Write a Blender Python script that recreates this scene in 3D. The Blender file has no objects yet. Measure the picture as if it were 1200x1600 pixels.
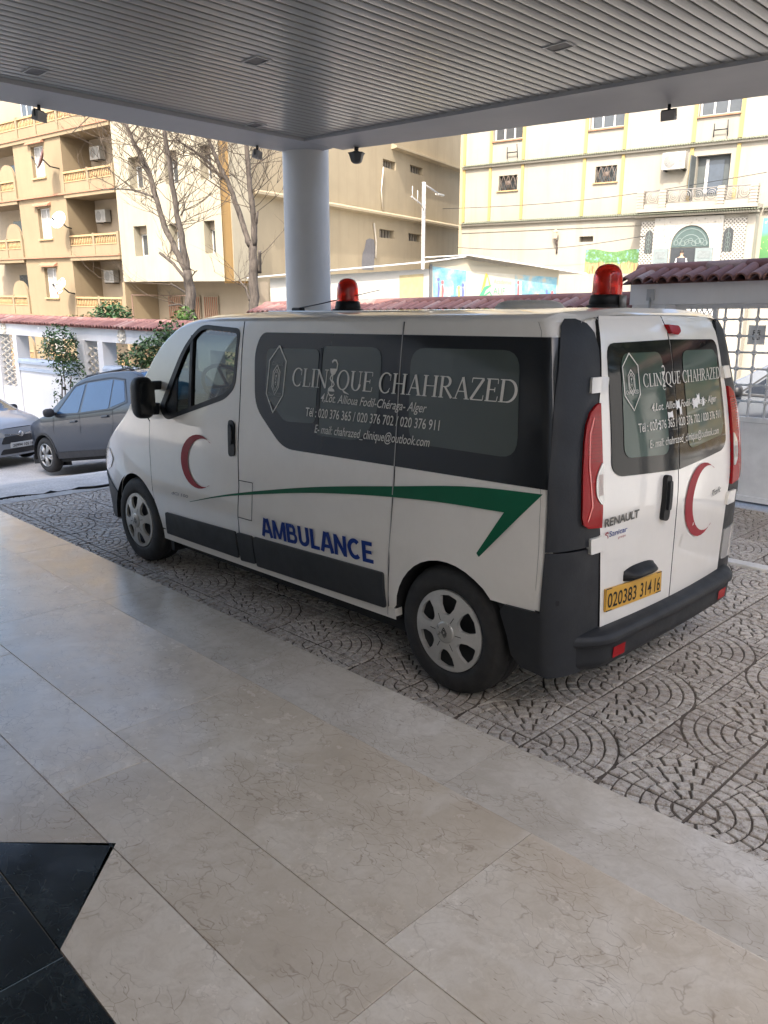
import bpy, bmesh, math, random
from mathutils import Vector, Matrix
from mathutils.geometry import delaunay_2d_cdt
import numpy as np

random.seed(7)
S = bpy.context.scene
COL = S.collection
R = math.radians

# ------------------------------------------------------------------ camera
CAM_P = Vector((-2.3612, 3.6655, 1.7957))
YAW, PITCH = 0.77503, 0.23719
def cam_basis(pitch):
    f = Vector((math.cos(pitch)*math.cos(YAW), -math.cos(pitch)*math.sin(YAW), -math.sin(pitch)))
    r = Vector((-math.sin(YAW), -math.cos(YAW), 0))
    return r, r.cross(f), f
cd = bpy.data.cameras.new('camera')
cam = bpy.data.objects.new('camera', cd)
COL.objects.link(cam)
_r, _u, _f = cam_basis(PITCH)
cam.matrix_world = Matrix(((_r.x, _u.x, -_f.x, CAM_P.x), (_r.y, _u.y, -_f.y, CAM_P.y), (_r.z, _u.z, -_f.z, CAM_P.z), (0, 0, 0, 1)))
cd.sensor_fit = 'VERTICAL'
cd.sensor_height = 36.0
cd.lens = 1238.52/1600*36.0
cd.clip_start = 0.05
cd.clip_end = 2000
S.camera = cam

# ------------------------------------------------------------------ light
SUN_DIR = Vector((.54, -.93, -1.15)).normalized()          # the way the sunlight travels
w = bpy.data.worlds.new('World'); S.world = w; w.use_nodes = True
nt = w.node_tree; nt.nodes.clear()
sky = nt.nodes.new('ShaderNodeTexSky'); sky.sky_type = 'NISHITA'; sky.sun_disc = False
to_sun = -SUN_DIR
sky.sun_elevation = math.asin(to_sun.z)
sky.sun_rotation = math.atan2(to_sun.x, to_sun.y)
sky.air_density = 1.0; sky.dust_density = 4.6; sky.ozone_density = 1.0
bg = nt.nodes.new('ShaderNodeBackground'); bg.inputs['Strength'].default_value = 0.15
wo = nt.nodes.new('ShaderNodeOutputWorld')
nt.links.new(sky.outputs[0], bg.inputs[0]); nt.links.new(bg.outputs[0], wo.inputs[0])
sl = bpy.data.lights.new('sun', 'SUN'); sl.energy = 2.0; sl.angle = R(.53); sl.color = (1, .94, .84)
so = bpy.data.objects.new('sun', sl); COL.objects.link(so)
so.rotation_euler = SUN_DIR.to_track_quat('-Z', 'Y').to_euler()
so.location = (-10, 20, 30)
S.view_settings.view_transform = 'Standard'; S.view_settings.look = 'None'
S.view_settings.exposure = 2.12; S.view_settings.gamma = 1; S.view_settings.use_curve_mapping = False
S.render.engine = 'CYCLES'
S.cycles.max_bounces = 8; S.cycles.diffuse_bounces = 5; S.cycles.transparent_max_bounces = 12
S.cycles.caustics_reflective = False; S.cycles.caustics_refractive = False
S.cycles.sample_clamp_indirect = 6

# the street beyond the wall lies on a slope of about two degrees
_b0 = Matrix([cam_basis(PITCH)[i] for i in range(3)]).transposed()
_b1 = Matrix([cam_basis(.2777)[i] for i in range(3)]).transposed()
TILT = Matrix.Translation(CAM_P) @ (_b0 @ _b1.transposed()).to_4x4() @ Matrix.Translation(-CAM_P)

# ------------------------------------------------------------------ helpers
class MB:
    def __init__(s): s.v = []; s.f = []; s.m = []; s.sm = []
    def add(s, vs, fs, m=0, smooth=False):
        b = len(s.v); s.v += [tuple(p) for p in vs]
        for f in fs: s.f.append(tuple(i+b for i in f)); s.m.append(m); s.sm.append(smooth)
        return s
    def box(s, x0, x1, y0, y1, z0, z1, m=0):
        x0, x1 = min(x0, x1), max(x0, x1); y0, y1 = min(y0, y1), max(y0, y1); z0, z1 = min(z0, z1), max(z0, z1)
        return s.add([(x0,y0,z0),(x1,y0,z0),(x1,y1,z0),(x0,y1,z0),(x0,y0,z1),(x1,y0,z1),(x1,y1,z1),(x0,y1,z1)],
            [(0,3,2,1),(4,5,6,7),(0,1,5,4),(1,2,6,5),(2,3,7,6),(3,0,4,7)], m)
    def bbox(s, x0, x1, y0, y1, z0, z1, b=.01, m=0):
        """box with chamfered edges"""
        x0, x1 = min(x0, x1), max(x0, x1); y0, y1 = min(y0, y1), max(y0, y1); z0, z1 = min(z0, z1), max(z0, z1)
        b = min(b, (x1-x0)*.45, (y1-y0)*.45, (z1-z0)*.45)
        bm = bmesh.new(); bmesh.ops.create_cube(bm, size=1)
        for v in bm.verts: v.co = ((x0+x1)/2+v.co.x*(x1-x0), (y0+y1)/2+v.co.y*(y1-y0), (z0+z1)/2+v.co.z*(z1-z0))
        bmesh.ops.bevel(bm, geom=list(bm.edges), offset=b, segments=2, profile=.6, affect='EDGES')
        bm.verts.index_update()
        s.add([v.co.copy() for v in bm.verts], [[v.index for v in f.verts] for f in bm.faces], m); bm.free()
        return s
    def tube(s, pts, rad, n=8, m=0, caps=True, smooth=True):
        pts = [Vector(p) for p in pts]
        rads = rad if isinstance(rad, (list, tuple)) else [rad]*len(pts)
        b = len(s.v); up = None
        for i, p in enumerate(pts):
            d = (pts[min(i+1, len(pts)-1)]-pts[max(i-1, 0)])
            d = d.normalized() if d.length > 1e-9 else Vector((0, 0, 1))
            if up is None: up = Vector((0, 0, 1)) if abs(d.z) < .9 else Vector((1, 0, 0))
            a = d.cross(up); a = a.normalized() if a.length > 1e-6 else Vector((1, 0, 0))
            c = a.cross(d).normalized(); up = c
            for k in range(n):
                t = 2*math.pi*k/n; q = p+(a*math.cos(t)+c*math.sin(t))*rads[i]; s.v.append(tuple(q))
        for i in range(len(pts)-1):
            for k in range(n):
                k2 = (k+1) % n
                s.f.append((b+i*n+k, b+i*n+k2, b+(i+1)*n+k2, b+(i+1)*n+k)); s.m.append(m); s.sm.append(smooth)
        if caps:
            s.f.append(tuple(b+k for k in range(n))[::-1]); s.m.append(m); s.sm.append(False)
            s.f.append(tuple(b+(len(pts)-1)*n+k for k in range(n))); s.m.append(m); s.sm.append(False)
        return s
    def lathe(s, prof, c=(0,0,0), axis='z', n=24, m=0, smooth=True, a0=0, a1=2*math.pi):
        """prof: list of (r, h)"""
        full = abs(a1-a0-2*math.pi) < 1e-6; N = n if full else n+1; b = len(s.v)
        for (r, h) in prof:
            for k in range(N):
                t = a0+(a1-a0)*k/n; x, y = r*math.cos(t), r*math.sin(t)
                q = {'z': (x, y, h), 'y': (x, h, y), 'x': (h, x, y)}[axis]
                s.v.append((c[0]+q[0], c[1]+q[1], c[2]+q[2]))
        for i in range(len(prof)-1):
            for k in range(n):
                k2 = (k+1) % N
                s.f.append((b+i*N+k, b+i*N+k2, b+(i+1)*N+k2, b+(i+1)*N+k)); s.m.append(m); s.sm.append(smooth)
        return s
    def prism(s, poly, h0, h1, ax='z', m=0):
        """poly 2D extruded along axis ax between h0,h1"""
        P = {'z': lambda a, b, h: (a, b, h), 'y': lambda a, b, h: (a, h, b), 'x': lambda a, b, h: (h, a, b)}[ax]
        n = len(poly)
        vs = [P(a, b, h0) for a, b in poly]+[P(a, b, h1) for a, b in poly]
        fs = [tuple(range(n))[::-1], tuple(range(n, 2*n))]+[(i, (i+1) % n, n+(i+1) % n, n+i) for i in range(n)]
        return s.add(vs, fs, m)
    def grid(s, fn, nu, nv, m=0, smooth=True):
        b = len(s.v)
        for i in range(nu+1):
            for j in range(nv+1): s.v.append(tuple(fn(i/nu, j/nv)))
        for i in range(nu):
            for j in range(nv):
                a = b+i*(nv+1)+j
                s.f.append((a, a+1, a+nv+2, a+nv+1)); s.m.append(m); s.sm.append(smooth)
        return s
    def mesh(s, name, mats):
        me = bpy.data.meshes.new(name); me.from_pydata(s.v, [], s.f)
        if not isinstance(mats, (list, tuple)): mats = [mats]
        for mt in mats: me.materials.append(mt)
        me.polygons.foreach_set('material_index', [min(i, len(mats)-1) for i in s.m])
        me.polygons.foreach_set('use_smooth', s.sm); me.update()
        return me
    def build(s, name, mats, parent=None, fix=True):
        me = s.mesh(name, mats)
        if fix:
            bm = bmesh.new(); bm.from_mesh(me); bmesh.ops.recalc_face_normals(bm, faces=bm.faces); bm.to_mesh(me); bm.free()
        return link(name, me, parent)

def link(name, me, parent=None, loc=None, rot=None):
    o = bpy.data.objects.new(name, me); COL.objects.link(o)
    if parent is not None: o.parent = parent
    if loc is not None: o.location = loc
    if rot is not None: o.rotation_euler = rot
    return o
def tag(o, label=None, cat=None, group=None, kind=None):
    if label: o['label'] = label
    if cat: o['category'] = cat
    if group: o['group'] = group
    if kind: o['kind'] = kind
    return o
def thing(name, label, cat, loc=(0,0,0), rz=0, group=None, far=False):
    o = bpy.data.objects.new(name, None); COL.objects.link(o); o.empty_display_size = .2
    M = Matrix.Translation(Vector(loc)) @ Matrix.Rotation(rz, 4, 'Z')
    o.matrix_world = (TILT @ M) if far else M
    return tag(o, label, cat, group)
def copy_tree(o, parent=None):
    c = o.copy(); COL.objects.link(c); c.parent = parent
    for ch in list(KIDS(o)): copy_tree(ch, c)
    return c
def KIDS(o): return [x for x in bpy.data.objects if x.parent == o]

def mono(xs, ys):
    """smooth monotone interpolation"""
    xs = list(xs); ys = list(ys); n = len(xs)
    d = [(ys[i+1]-ys[i])/(xs[i+1]-xs[i]) for i in range(n-1)]
    m = [d[0]]+[0 if d[i-1]*d[i] <= 0 else 2*d[i-1]*d[i]/(d[i-1]+d[i]) for i in range(1, n-1)]+[d[-1]]
    def f(x):
        if x <= xs[0]: return ys[0]
        if x >= xs[-1]: return ys[-1]
        i = 0
        while x > xs[i+1]: i += 1
        h = xs[i+1]-xs[i]; t = (x-xs[i])/h
        return (2*t**3-3*t*t+1)*ys[i]+(t**3-2*t*t+t)*h*m[i]+(-2*t**3+3*t*t)*ys[i+1]+(t**3-t*t)*h*m[i+1]
    return f
def inpoly(p, poly):
    x, y = p; c = False; n = len(poly); j = n-1
    for i in range(n):
        xi, yi = poly[i]; xj, yj = poly[j]
        if (yi > y) != (yj > y) and x < (xj-xi)*(y-yi)/(yj-yi)+xi: c = not c
        j = i
    return c
def rounded(poly, r, seg=4):
    """round the corners of a polygon; r a number or a list"""
    out = []; n = len(poly)
    for i in range(n):
        p = Vector(poly[i]); a = Vector(poly[i-1]); b = Vector(poly[(i+1) % n])
        rr = r[i] if isinstance(r, (list, tuple)) else r
        if rr <= 0: out.append(tuple(p)); continue
        da, db = (a-p), (b-p); ra = min(rr, da.length*.48, db.length*.48)
        A = p+da.normalized()*ra; B = p+db.normalized()*ra
        for k in range(seg+1):
            t = k/seg; q = A*(1-t)**2+p*2*t*(1-t)+B*t*t; out.append(tuple(q))
    return out
def subdiv(poly, step):
    out = []; n = len(poly)
    for i in range(n):
        a = Vector(poly[i]); b = Vector(poly[(i+1) % n]); k = max(1, int(math.ceil((b-a).length/step)))
        for j in range(k): out.append(tuple(a.lerp(b, j/k)))
    return out
def panel(mb, outline, fmap, off=0., thick=0., holes=(), grid=.09, m=0, mwall=None):
    """flat outline with holes, triangulated and laid on the surface fmap(u, v, off)"""
    loops = [subdiv(outline, grid)]+[subdiv(h, grid) for h in holes]
    vs, es = [], []
    for L in loops:
        b = len(vs); vs += [Vector(p) for p in L]; es += [(b+i, b+(i+1) % len(L)) for i in range(len(L))]
    us = [p[0] for p in outline]; ws = [p[1] for p in outline]
    nb = len(vs); u = min(us)+grid*.5
    bp = [Vector(v) for v in vs]
    while u < max(us):
        v = min(ws)+grid*.5
        while v < max(ws):
            if inpoly((u, v), outline) and not any(inpoly((u, v), h) for h in holes):
                q = Vector((u, v))
                if min((q-b).length_squared for b in bp) > (grid*.35)**2: vs.append(q)
            v += grid
        u += grid
    V, E_, F, *_ = delaunay_2d_cdt(vs, es, [], 0, 1e-6)
    tris = []
    for f in F:
        c = ((V[f[0]].x+V[f[1]].x+V[f[2]].x)/3, (V[f[0]].y+V[f[1]].y+V[f[2]].y)/3)
        if inpoly(c, loops[0]) and not any(inpoly(c, h) for h in loops[1:]): tris.append(tuple(f))
    P = [Vector(fmap(p.x, p.y, off)) for p in V]
    mb.add(P, tris, m, True)
    if thick:
        Q = [Vector(fmap(p.x, p.y, off-thick)) for p in V]; cnt = {}
        for f in tris:
            for a, b in ((f[0], f[1]), (f[1], f[2]), (f[2], f[0])): cnt.setdefault((min(a, b), max(a, b)), []).append((a, b))
        for k, l in cnt.items():
            if len(l) == 1:
                a, b = l[0]; mb.add([P[a], P[b], Q[b], Q[a]], [(0, 3, 2, 1)], m if mwall is None else mwall)
    return mb
TXT = {}
def text_polys(body, bold=0., shear=0.):
    """text as 2D verts and faces, height of capitals = 1, baseline 0, left 0"""
    key = (body, bold, shear)
    if key in TXT: return TXT[key]
    cu = bpy.data.curves.new('lettering', 'FONT'); cu.body = body; cu.size = 1; cu.offset = bold; cu.shear = shear
    cu.resolution_u = 3
    o = bpy.data.objects.new('lettering', cu); COL.objects.link(o)
    dg = bpy.context.evaluated_depsgraph_get(); me = bpy.data.meshes.new_from_object(o.evaluated_get(dg))
    vs = [(v.co.x, v.co.y) for v in me.vertices]; fs = [tuple(p.vertices) for p in me.polygons]
    bpy.data.objects.remove(o); bpy.data.curves.remove(cu); bpy.data.meshes.remove(me)
    x0 = min(v[0] for v in vs); hh = .73
    vs = [((x-x0)/hh, y/hh) for x, y in vs]
    TXT[key] = (vs, fs, max(v[0] for v in vs)); return TXT[key]
def put_text(mb, body, fmap, u0, v0, u1, v1, h, off=.004, bold=0., shear=0., m=0):
    """letters laid on fmap with baseline from (u0,v0) to (u1,v1), capital height h (width is fitted)"""
    vs, fs, W = text_polys(body, bold, shear)
    d = Vector((u1-u0, v1-v0)); n = Vector((0, h))
    mb.add([fmap(u0+d.x*x/W, v0+d.y*x/W+n.y*y, off) for x, y in vs], fs, m)
    return mb
def put_poly(mb, poly, fmap, off, m=0, grid=.08, holes=()): return panel(mb, poly, fmap, off, 0, holes, grid, m)
def stroke(mb, pts, wd, fmap, off, m=0):
    """a band of width wd along a 2D path"""
    pts = [Vector(p) for p in pts]; n = len(pts); wds = wd if isinstance(wd, (list, tuple)) else [wd]*n; L, Rr = [], []
    for i, p in enumerate(pts):
        d = (pts[min(i+1, n-1)]-pts[max(i-1, 0)]).normalized(); q = Vector((-d.y, d.x))*wds[i]/2
        L.append(p+q); Rr.append(p-q)
    mb.add([fmap(p.x, p.y, off) for p in L+Rr], [(i, i+1, n+i+1, n+i) for i in range(n-1)], m)
    return mb

# ------------------------------------------------------------------ materials
class NT:
    def __init__(s, name):
        s.mat = bpy.data.materials.new(name); s.mat.use_nodes = True; s.t = s.mat.node_tree
        s.b = s.t.nodes['Principled BSDF']; s.out = s.t.nodes['Material Output']
    def n(s, typ, **kw):
        o = s.t.nodes.new('ShaderNode'+typ)
        for k, v in kw.items():
            if k in o.inputs: o.inputs[k].default_value = v
            else: setattr(o, k, v)
        return o
    def l(s, a, b): s.t.links.new(a, b)
    def coord(s, kind='Object', scale=None):
        c = s.n('TexCoord'); o = c.outputs[kind]
        if scale:
            mp = s.n('Mapping'); mp.inputs['Scale'].default_value = scale; s.l(o, mp.inputs[0]); o = mp.outputs[0]
        return o
    def noise(s, vec, scale, detail=4, rough=.55, dist=0):
        o = s.n('TexNoise', Scale=scale, Detail=detail, Roughness=rough, Distortion=dist)
        if vec is not None: s.l(vec, o.inputs['Vector'])
        return o.outputs['Fac']
    def ramp(s, fac, stops, interp='LINEAR'):
        o = s.n('ValToRGB'); e = o.color_ramp; e.interpolation = interp
        while len(e.elements) < len(stops): e.elements.new(.5)
        for el, (p, c) in zip(e.elements, stops):
            el.position = p; el.color = (c, c, c, 1) if isinstance(c, (int, float)) else (*c, 1)
        s.l(fac, o.inputs[0]); return o.outputs[0]
    def mix(s, fac, a, b, blend='MIX'):
        o = s.n('Mix', data_type='RGBA', blend_type=blend)
        for sock, v in ((o.inputs[0], fac), (o.inputs[6], a), (o.inputs[7], b)):
            if isinstance(v, (int, float)): sock.default_value = v
            elif isinstance(v, tuple): sock.default_value = (*v, 1)
            else: s.l(v, sock)
        return o.outputs[2]
    def math(s, op, a, b=0.):
        o = s.n('Math', operation=op)
        for i, v in enumerate((a, b)):
            if isinstance(v, (int, float)): o.inputs[i].default_value = v
            else: s.l(v, o.inputs[i])
        return o.outputs[0]
    def bump(s, h, strength=.3, dist=.01):
        o = s.n('Bump', Strength=strength, Distance=dist); s.l(h, o.inputs['Height']); s.l(o.outputs[0], s.b.inputs['Normal']); return o
    def set(s, **kw):
        names = dict(col='Base Color', rough='Roughness', metal='Metallic', coat='Coat Weight', coatr='Coat Roughness', spec='Specular IOR Level', ior='IOR', trans='Transmission Weight', alpha='Alpha')
        for k, v in kw.items():
            i = s.b.inputs[names[k]]
            if isinstance(v, (int, float)): i.default_value = v
            elif isinstance(v, tuple): i.default_value = (*v, 1)
            else: s.l(v, i)
        return s
MATS = {}
def plain(name, col, rough=.5, metal=0, coat=0, var=.12, scale=6, bump=0, spec=.5, bscale=None):
    """a paint or plastic with a little unevenness"""
    if name in MATS: return MATS[name]
    t = NT(name); c = t.coord()
    f = t.noise(c, scale, 5, .6)
    lo = tuple(max(0, x*(1-var)) for x in col); hi = tuple(min(1, x*(1+var)) for x in col)
    t.set(col=t.ramp(f, [(.3, lo), (.7, hi)]), metal=metal, coat=coat, spec=spec)
    t.set(rough=t.ramp(t.noise(c, scale*1.7, 3), [(.3, max(.02, rough-.06)), (.75, min(1, rough+.08))]))
    if bump: t.bump(t.noise(c, bscale or scale*12, 4, .65), bump, .01)
    MATS[name] = t.mat; return t.mat
def stucco(name, col, stain=(.3, .26, .2), amt=.35, scale=.35, rough=.9):
    """rendered wall with weather stains running down"""
    if name in MATS: return MATS[name]
    t = NT(name); c = t.coord()
    big = t.noise(c, scale, 6, .65)
    mp = t.coord('Object', (1.6, 1.6, .12)); run = t.noise(mp, 1.3, 5, .7)
    base = t.ramp(big, [(.3, tuple(x*.86 for x in col)), (.7, tuple(min(1, x*1.05) for x in col))])
    st = t.math('MULTIPLY', t.ramp(run, [(.5, 0.), (.75, 1.)]), amt)
    t.set(col=t.mix(st, base, stain), rough=rough, spec=.2)
    t.bump(t.noise(c, 25, 4, .7), .25, .01)
    MATS[name] = t.mat; return t.mat
def glass(name, tint=(.55, .62, .58), rough=.02, dark=.0):
    """thin pane: tinted see-through plus mirror reflection"""
    if name in MATS: return MATS[name]
    t = NT(name)
    tr = t.n('BsdfTransparent'); tr.inputs[0].default_value = (*tint, 1)
    gl = t.n('BsdfGlossy'); gl.inputs['Roughness'].default_value = rough; gl.inputs[0].default_value = (1, 1, 1, 1)
    fr = t.n('LayerWeight'); fr.inputs[0].default_value = .5
    mx = t.n('MixShader'); t.l(t.math('ADD', t.math('MULTIPLY', t.math('POWER', fr.outputs['Facing'], 4.), .8), .05), mx.inputs[0]); t.l(tr.outputs[0], mx.inputs[1]); t.l(gl.outputs[0], mx.inputs[2])
    t.l(mx.outputs[0], t.out.inputs[0]); MATS[name] = t.mat; return t.mat

t_ = NT('van_white_paint'); t_.set(col=t_.ramp(t_.noise(t_.coord(), 5, 6, .7), [(.35, (.735, .70, .64)), (.65, (.77, .735, .675))]), rough=.28, coat=.8, coatr=.03)
M_white = MATS['van_white_paint'] = t_.mat
M_black = plain('black_plastic', (.014, .0145, .015), .5, 0, 0, .2, 9, .1, .3)
M_grey = plain('dark_grey_plastic', (.022, .0235, .026), .55, 0, 0, .15, 7, .1, .3)
M_clad = plain('grey_cladding', (.036, .038, .040), .55, 0, 0, .12, 7, .08, .3)
M_gap = plain('panel_gap', (.008, .008, .008), .8)
M_band = plain('black_window_film', (.016, .018, .020), .10, 0, 0, .06, 3, 0, .42)
M_film = plain('tinted_window_film', (.058, .072, .064), .07, 0, 0, .06, 2.5, 0, .5)
M_letter = plain('pale_lettering', (.62, .60, .54), .45, 0, 0, .05)
M_red = plain('crescent_red', (.30, .022, .032), .5, 0, 0, .08, 6, 0, .2)
M_green = plain('stripe_green', (.006, .105, .05), .5, 0, 0, .06, 6, 0, .2)
M_blue = plain('lettering_blue', (.008, .035, .20), .5, 0, 0, .05, 6, 0, .2)
M_rubber = plain('tyre_rubber', (.022, .021, .02), .75, 0, 0, .25, 12, .2)
M_cover = plain('wheel_cover_silver', (.47, .46, .43), .36, .25, .1, .10, 10)
M_lens = plain('red_lens', (.30, .004, .007), .22, 0, 0, .05, 4, 0, .22)
M_chrome = plain('chrome', (.6, .6, .6), .15, 1)
M_seat = plain('seat_cloth', (.06, .065, .075), .9)
# ------------------------------------------------------------------ the ambulance van
hwf = mono([0, .3, .45, .7, .95, 1.1, 1.3, 1.6, 1.78, 1.84], [.90, .915, .935, .945, .945, .935, .905, .855, .815, .79])
RXf = mono([.25, .95, 1.15, 1.5, 1.75, 1.86], [-.655, -.655, -.64, -.585, -.53, -.46])
YEf = mono([.25, .43, .82, .93, 1.15, 1.45, 1.56, 1.74, 1.86], [.61, .62, .655, .67, .665, .64, .605, .575, .52])
TPf = mono([2.3, 2.8, 3.2, 3.5, 3.72, 3.85, 3.96], [1, .995, .97, .93, .87, .825, .76])
ZEf = mono([-.5, -.3, 2.0, 2.3, 2.48, 2.62, 2.75, 2.89, 3.03, 3.18, 3.3, 3.44, 3.6, 3.74, 3.85, 3.95], [1.785, 1.79, 1.79, 1.775, 1.74, 1.67, 1.58, 1.42, 1.30, 1.12, 1.04, .96, .88, .81, .74, .66])
RXX = .09
def xsf(z): return RXf(z)+.03+RXX
def smooth01(t): t = max(0, min(1, t)); return t*t*(3-2*t)
def VY(x, z):
    h = hwf(z)+.007*smooth01((z-(.60-.02*x))/.05)-.004
    xs = xsf(z)
    if x < xs:
        q = min(.999, (xs-x)/RXX); ye = YEf(z); return ye+(h-ye)*math.sqrt(1-q*q)
    return h*TPf(x)
def side_map(sg):
    return lambda x, z, off: (x, sg*(VY(x, z)+off), z)
def rear_map(y, z, off): return (RXf(z)+.03*(y/.7)**2-off, y, z)
def wrap_map(sg):
    def f(s, z, off):
        xs = xsf(z); ye = YEf(z); h = hwf(z)
        if s <= 0: return (xs-s, sg*(h+off), z)
        if s >= 1: y = ye-(s-1); return (RXf(z)+.03*(y/.7)**2-off, sg*y, z)
        a = s*math.pi/2
        return (xs-RXX*math.sin(a)-off*math.sin(a), sg*(ye+(h-ye)*math.cos(a)+off*math.cos(a)), z)
    return f
def roof_pt(x, u, off=0.):
    ze = ZEf(x); ye = VY(max(x, -.474), ze)
    cr = .066 if x > -.38 else .066*(1-.45*((-.38-x)/.11)**2)
    if x > 2.2: cr = .066+.03*min(1, (x-2.2)/.5)
    t = max(0., 1-abs(u)**3.2)
    return (x, u*(ye+off*.5), ze+cr*math.sqrt(t)+off)

van = thing('ambulance_van', 'white ambulance van with red crescents, parked beside the marble step', 'van')
VS = side_map(1); VR = side_map(-1); WL = wrap_map(1); WR = wrap_map(-1)
def arch(cx, a0, a1, r=.35, n=14): return [(cx+r*math.cos(R(a0+(a1-a0)*i/n)), .333+r*math.sin(R(a0+(a1-a0)*i/n))) for i in range(n+1)]
ze_line = [(x, ZEf(x)) for x in (1.9, 2.1, 2.3, 2.4, 2.48, 2.55, 2.62, 2.68, 2.75, 2.82, 2.89, 2.96)]
door_out = [(1.758, .335), (1.728, .6), (1.698, .8), (1.694, 1.0), (1.70, 1.2), (1.722, 1.45), (1.757, 1.79)] + ze_line + [(3.02, 1.305), (2.9, 1.185), (2.79, 1.11), (2.80, .9), (2.803, .75)] + arch(3.098, 147, 180, .352, 5)
door_win = rounded([(2.668, 1.205), (2.56, 1.128), (1.86, 1.322), (1.768, 1.40), (1.775, 1.748), (2.225, 1.772), (2.41, 1.632)], [.05, .07, .06, .05, .05, .08, .15], 5)
fender_out = arch(3.098, 145, 8, .352) + [(3.56, .40), (3.72, .44), (3.88, .50), (3.93, .60)] + [(x, ZEf(x)) for x in (3.93, 3.85, 3.74, 3.6, 3.44, 3.3, 3.18, 3.09)] + [(3.03, 1.29), (2.91, 1.172), (2.797, 1.10), (2.807, .9), (2.81, .75)]
seam = [(.415, .30), (.385, .6), (.345, 1.0), (.35, 1.2), (.375, 1.5), (.406, 1.79)]
mid_out = [(1.748, .30), (1.722, .6), (1.690, .8), (1.686, 1.0), (1.692, 1.2), (1.714, 1.45), (1.749, 1.79)] + [(x+.003, z) for x, z in seam[::-1]]
quarter_out = [(x-.003, z) for x, z in seam] + [(-.375, 1.79), (-.40, 1.75), (-.425, 1.60), (-.48, 1.3), (-.515, 1.05), (-.52, .86), (-.51, .566)] + arch(0, 140, 40, .352)[::1][:0] + [(-.265, .562)] + arch(0, 139, 6, .352)[:]
def van_side(sg):
    fm = VS if sg > 0 else VR
    mb = MB(); panel(mb, fender_out, fm, 0, .02, mwall=1); mb.build('front_wing', [M_white, M_gap], van, False)
    mb = MB(); panel(mb, door_out, fm, .001, .02, [door_win], .07, mwall=1)
    d = mb.build('front_door', [M_white, M_gap], van, False)
    mb = MB(); panel(mb, mid_out, fm, 0, .02, mwall=1); mb.build('side_panel', [M_white, M_gap], van, False)
    mb = MB(); panel(mb, quarter_out, fm, 0, .02, grid=.07, mwall=1); mb.build('rear_quarter_panel', [M_white, M_gap], van, False)
    # black lining behind the gaps
    mb = MB()
    lin = [(2.74, .30), (.36, .30)]+arch(0, 0, 180, .36)+[(-.45, .5), (-.50, 1.0), (-.44, 1.55), (-.38, 1.77), (1.9, 1.77)]+[(x, z-.02) for x, z in ze_line[1:]]+[(3.3, 1.0), (3.74, .78), (3.8, .5)]+arch(3.098, 0, 180, .36)
    panel(mb, lin, fm, -.022, 0, [door_win], .12); mb.build('inner_lining', M_gap, van, False)
    # door window
    ring_in = rounded([(2.60, 1.215), (2.53, 1.168), (1.875, 1.352), (1.798, 1.42), (1.80, 1.722), (2.215, 1.745), (2.372, 1.62)], [.04, .05, .05, .05, .04, .07, .12], 5)
    mb = MB(); panel(mb, door_win, fm, .004, .03, [ring_in], .06); mb.build('window_rubber', M_black, d, False)
    mb = MB(); panel(mb, ring_in, fm, -.012, 0, (), .08); mb.build('window_glass', glass('door_glass', (.36, .42, .385)), d, False)
    mb = MB(); panel(mb, [(2.335, 1.70), (2.305, 1.705), (2.255, 1.235), (2.285, 1.225)], fm, .003, .03); mb.build('window_divider', M_black, d, False)
    mb = MB(); panel(mb, [(2.60, 1.215), (2.53, 1.168), (2.44, 1.19), (2.47, 1.42)], fm, -.004, .01); mb.build('mirror_triangle', M_black, d, False)
    # handle
    mb = MB(); panel(mb, rounded([(1.80, 1.205), (1.735, 1.19), (1.715, .985), (1.78, .975)], .03), fm, .012, .014)
    h = mb.build('door_handle', M_black, d, False)
    mb = MB(); panel(mb, rounded([(1.785, 1.18), (1.75, 1.17), (1.735, 1.06), (1.77, 1.05)], .015), fm, .022, .012); mb.build('grip', M_grey, h, False)
    # cladding along the sill
    top = lambda x: .47+(2.62-x)*.028
    for x0, x1 in ((2.645, 1.765), (1.745, 1.585), (1.57, .425)):
        mb = MB(); panel(mb, rounded([(x0+(.03 if x0 > 2.6 else 0), .305), (x0, top(x0)), (x1, top(x1)), (x1, .335 if x1 < 1 else .315)], .012, 2), fm, .014, .02)
        mb.build('sill_cladding', M_clad, van, False)
    mb = MB(); panel(mb, [(2.735, .255), (2.735, .325), (.36, .345), (.36, .285)], fm, .003, .05); mb.build('sill', M_white, van, False)
    # windows in the black film band
    band = rounded([(1.553, 1.728), (-.395, 1.728), (-.447, 1.5), (-.483, 1.28), (-.507, 1.112), (1.24, 1.085), (1.545, 1.30), (1.60, 1.62)], [.05, .01, 0, 0, .01, .09, .09, .1], 5)
    mb = MB(); panel(mb, band, fm, .003, 0, (), .08); bd = mb.build('window_band', M_band, van, False)
    wins = (rounded([(1.478, 1.638), (1.005, 1.645), (.975, 1.25), (1.25, 1.238), (1.455, 1.385)], .04),
            rounded([(.972, 1.662), (.52, 1.665), (.50, 1.33), (.60, 1.195), (.955, 1.19)], [.02, .08, .08, .08, .02]),
            rounded([(.325, 1.668), (-.315, 1.672), (-.375, 1.222), (.27, 1.222)], .09, 5))
    for wn in wins:
        mb = MB(); panel(mb, wn, fm, .006, 0, (), .08); mb.build('side_window', M_film, bd, False)
    mb = MB(); panel(mb, rounded([(.995, 1.652), (.975, 1.652), (.945, 1.215), (.968, 1.215)], 0), fm, .009, .004); mb.build('window_slider_bar', M_black, bd, False)
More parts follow.
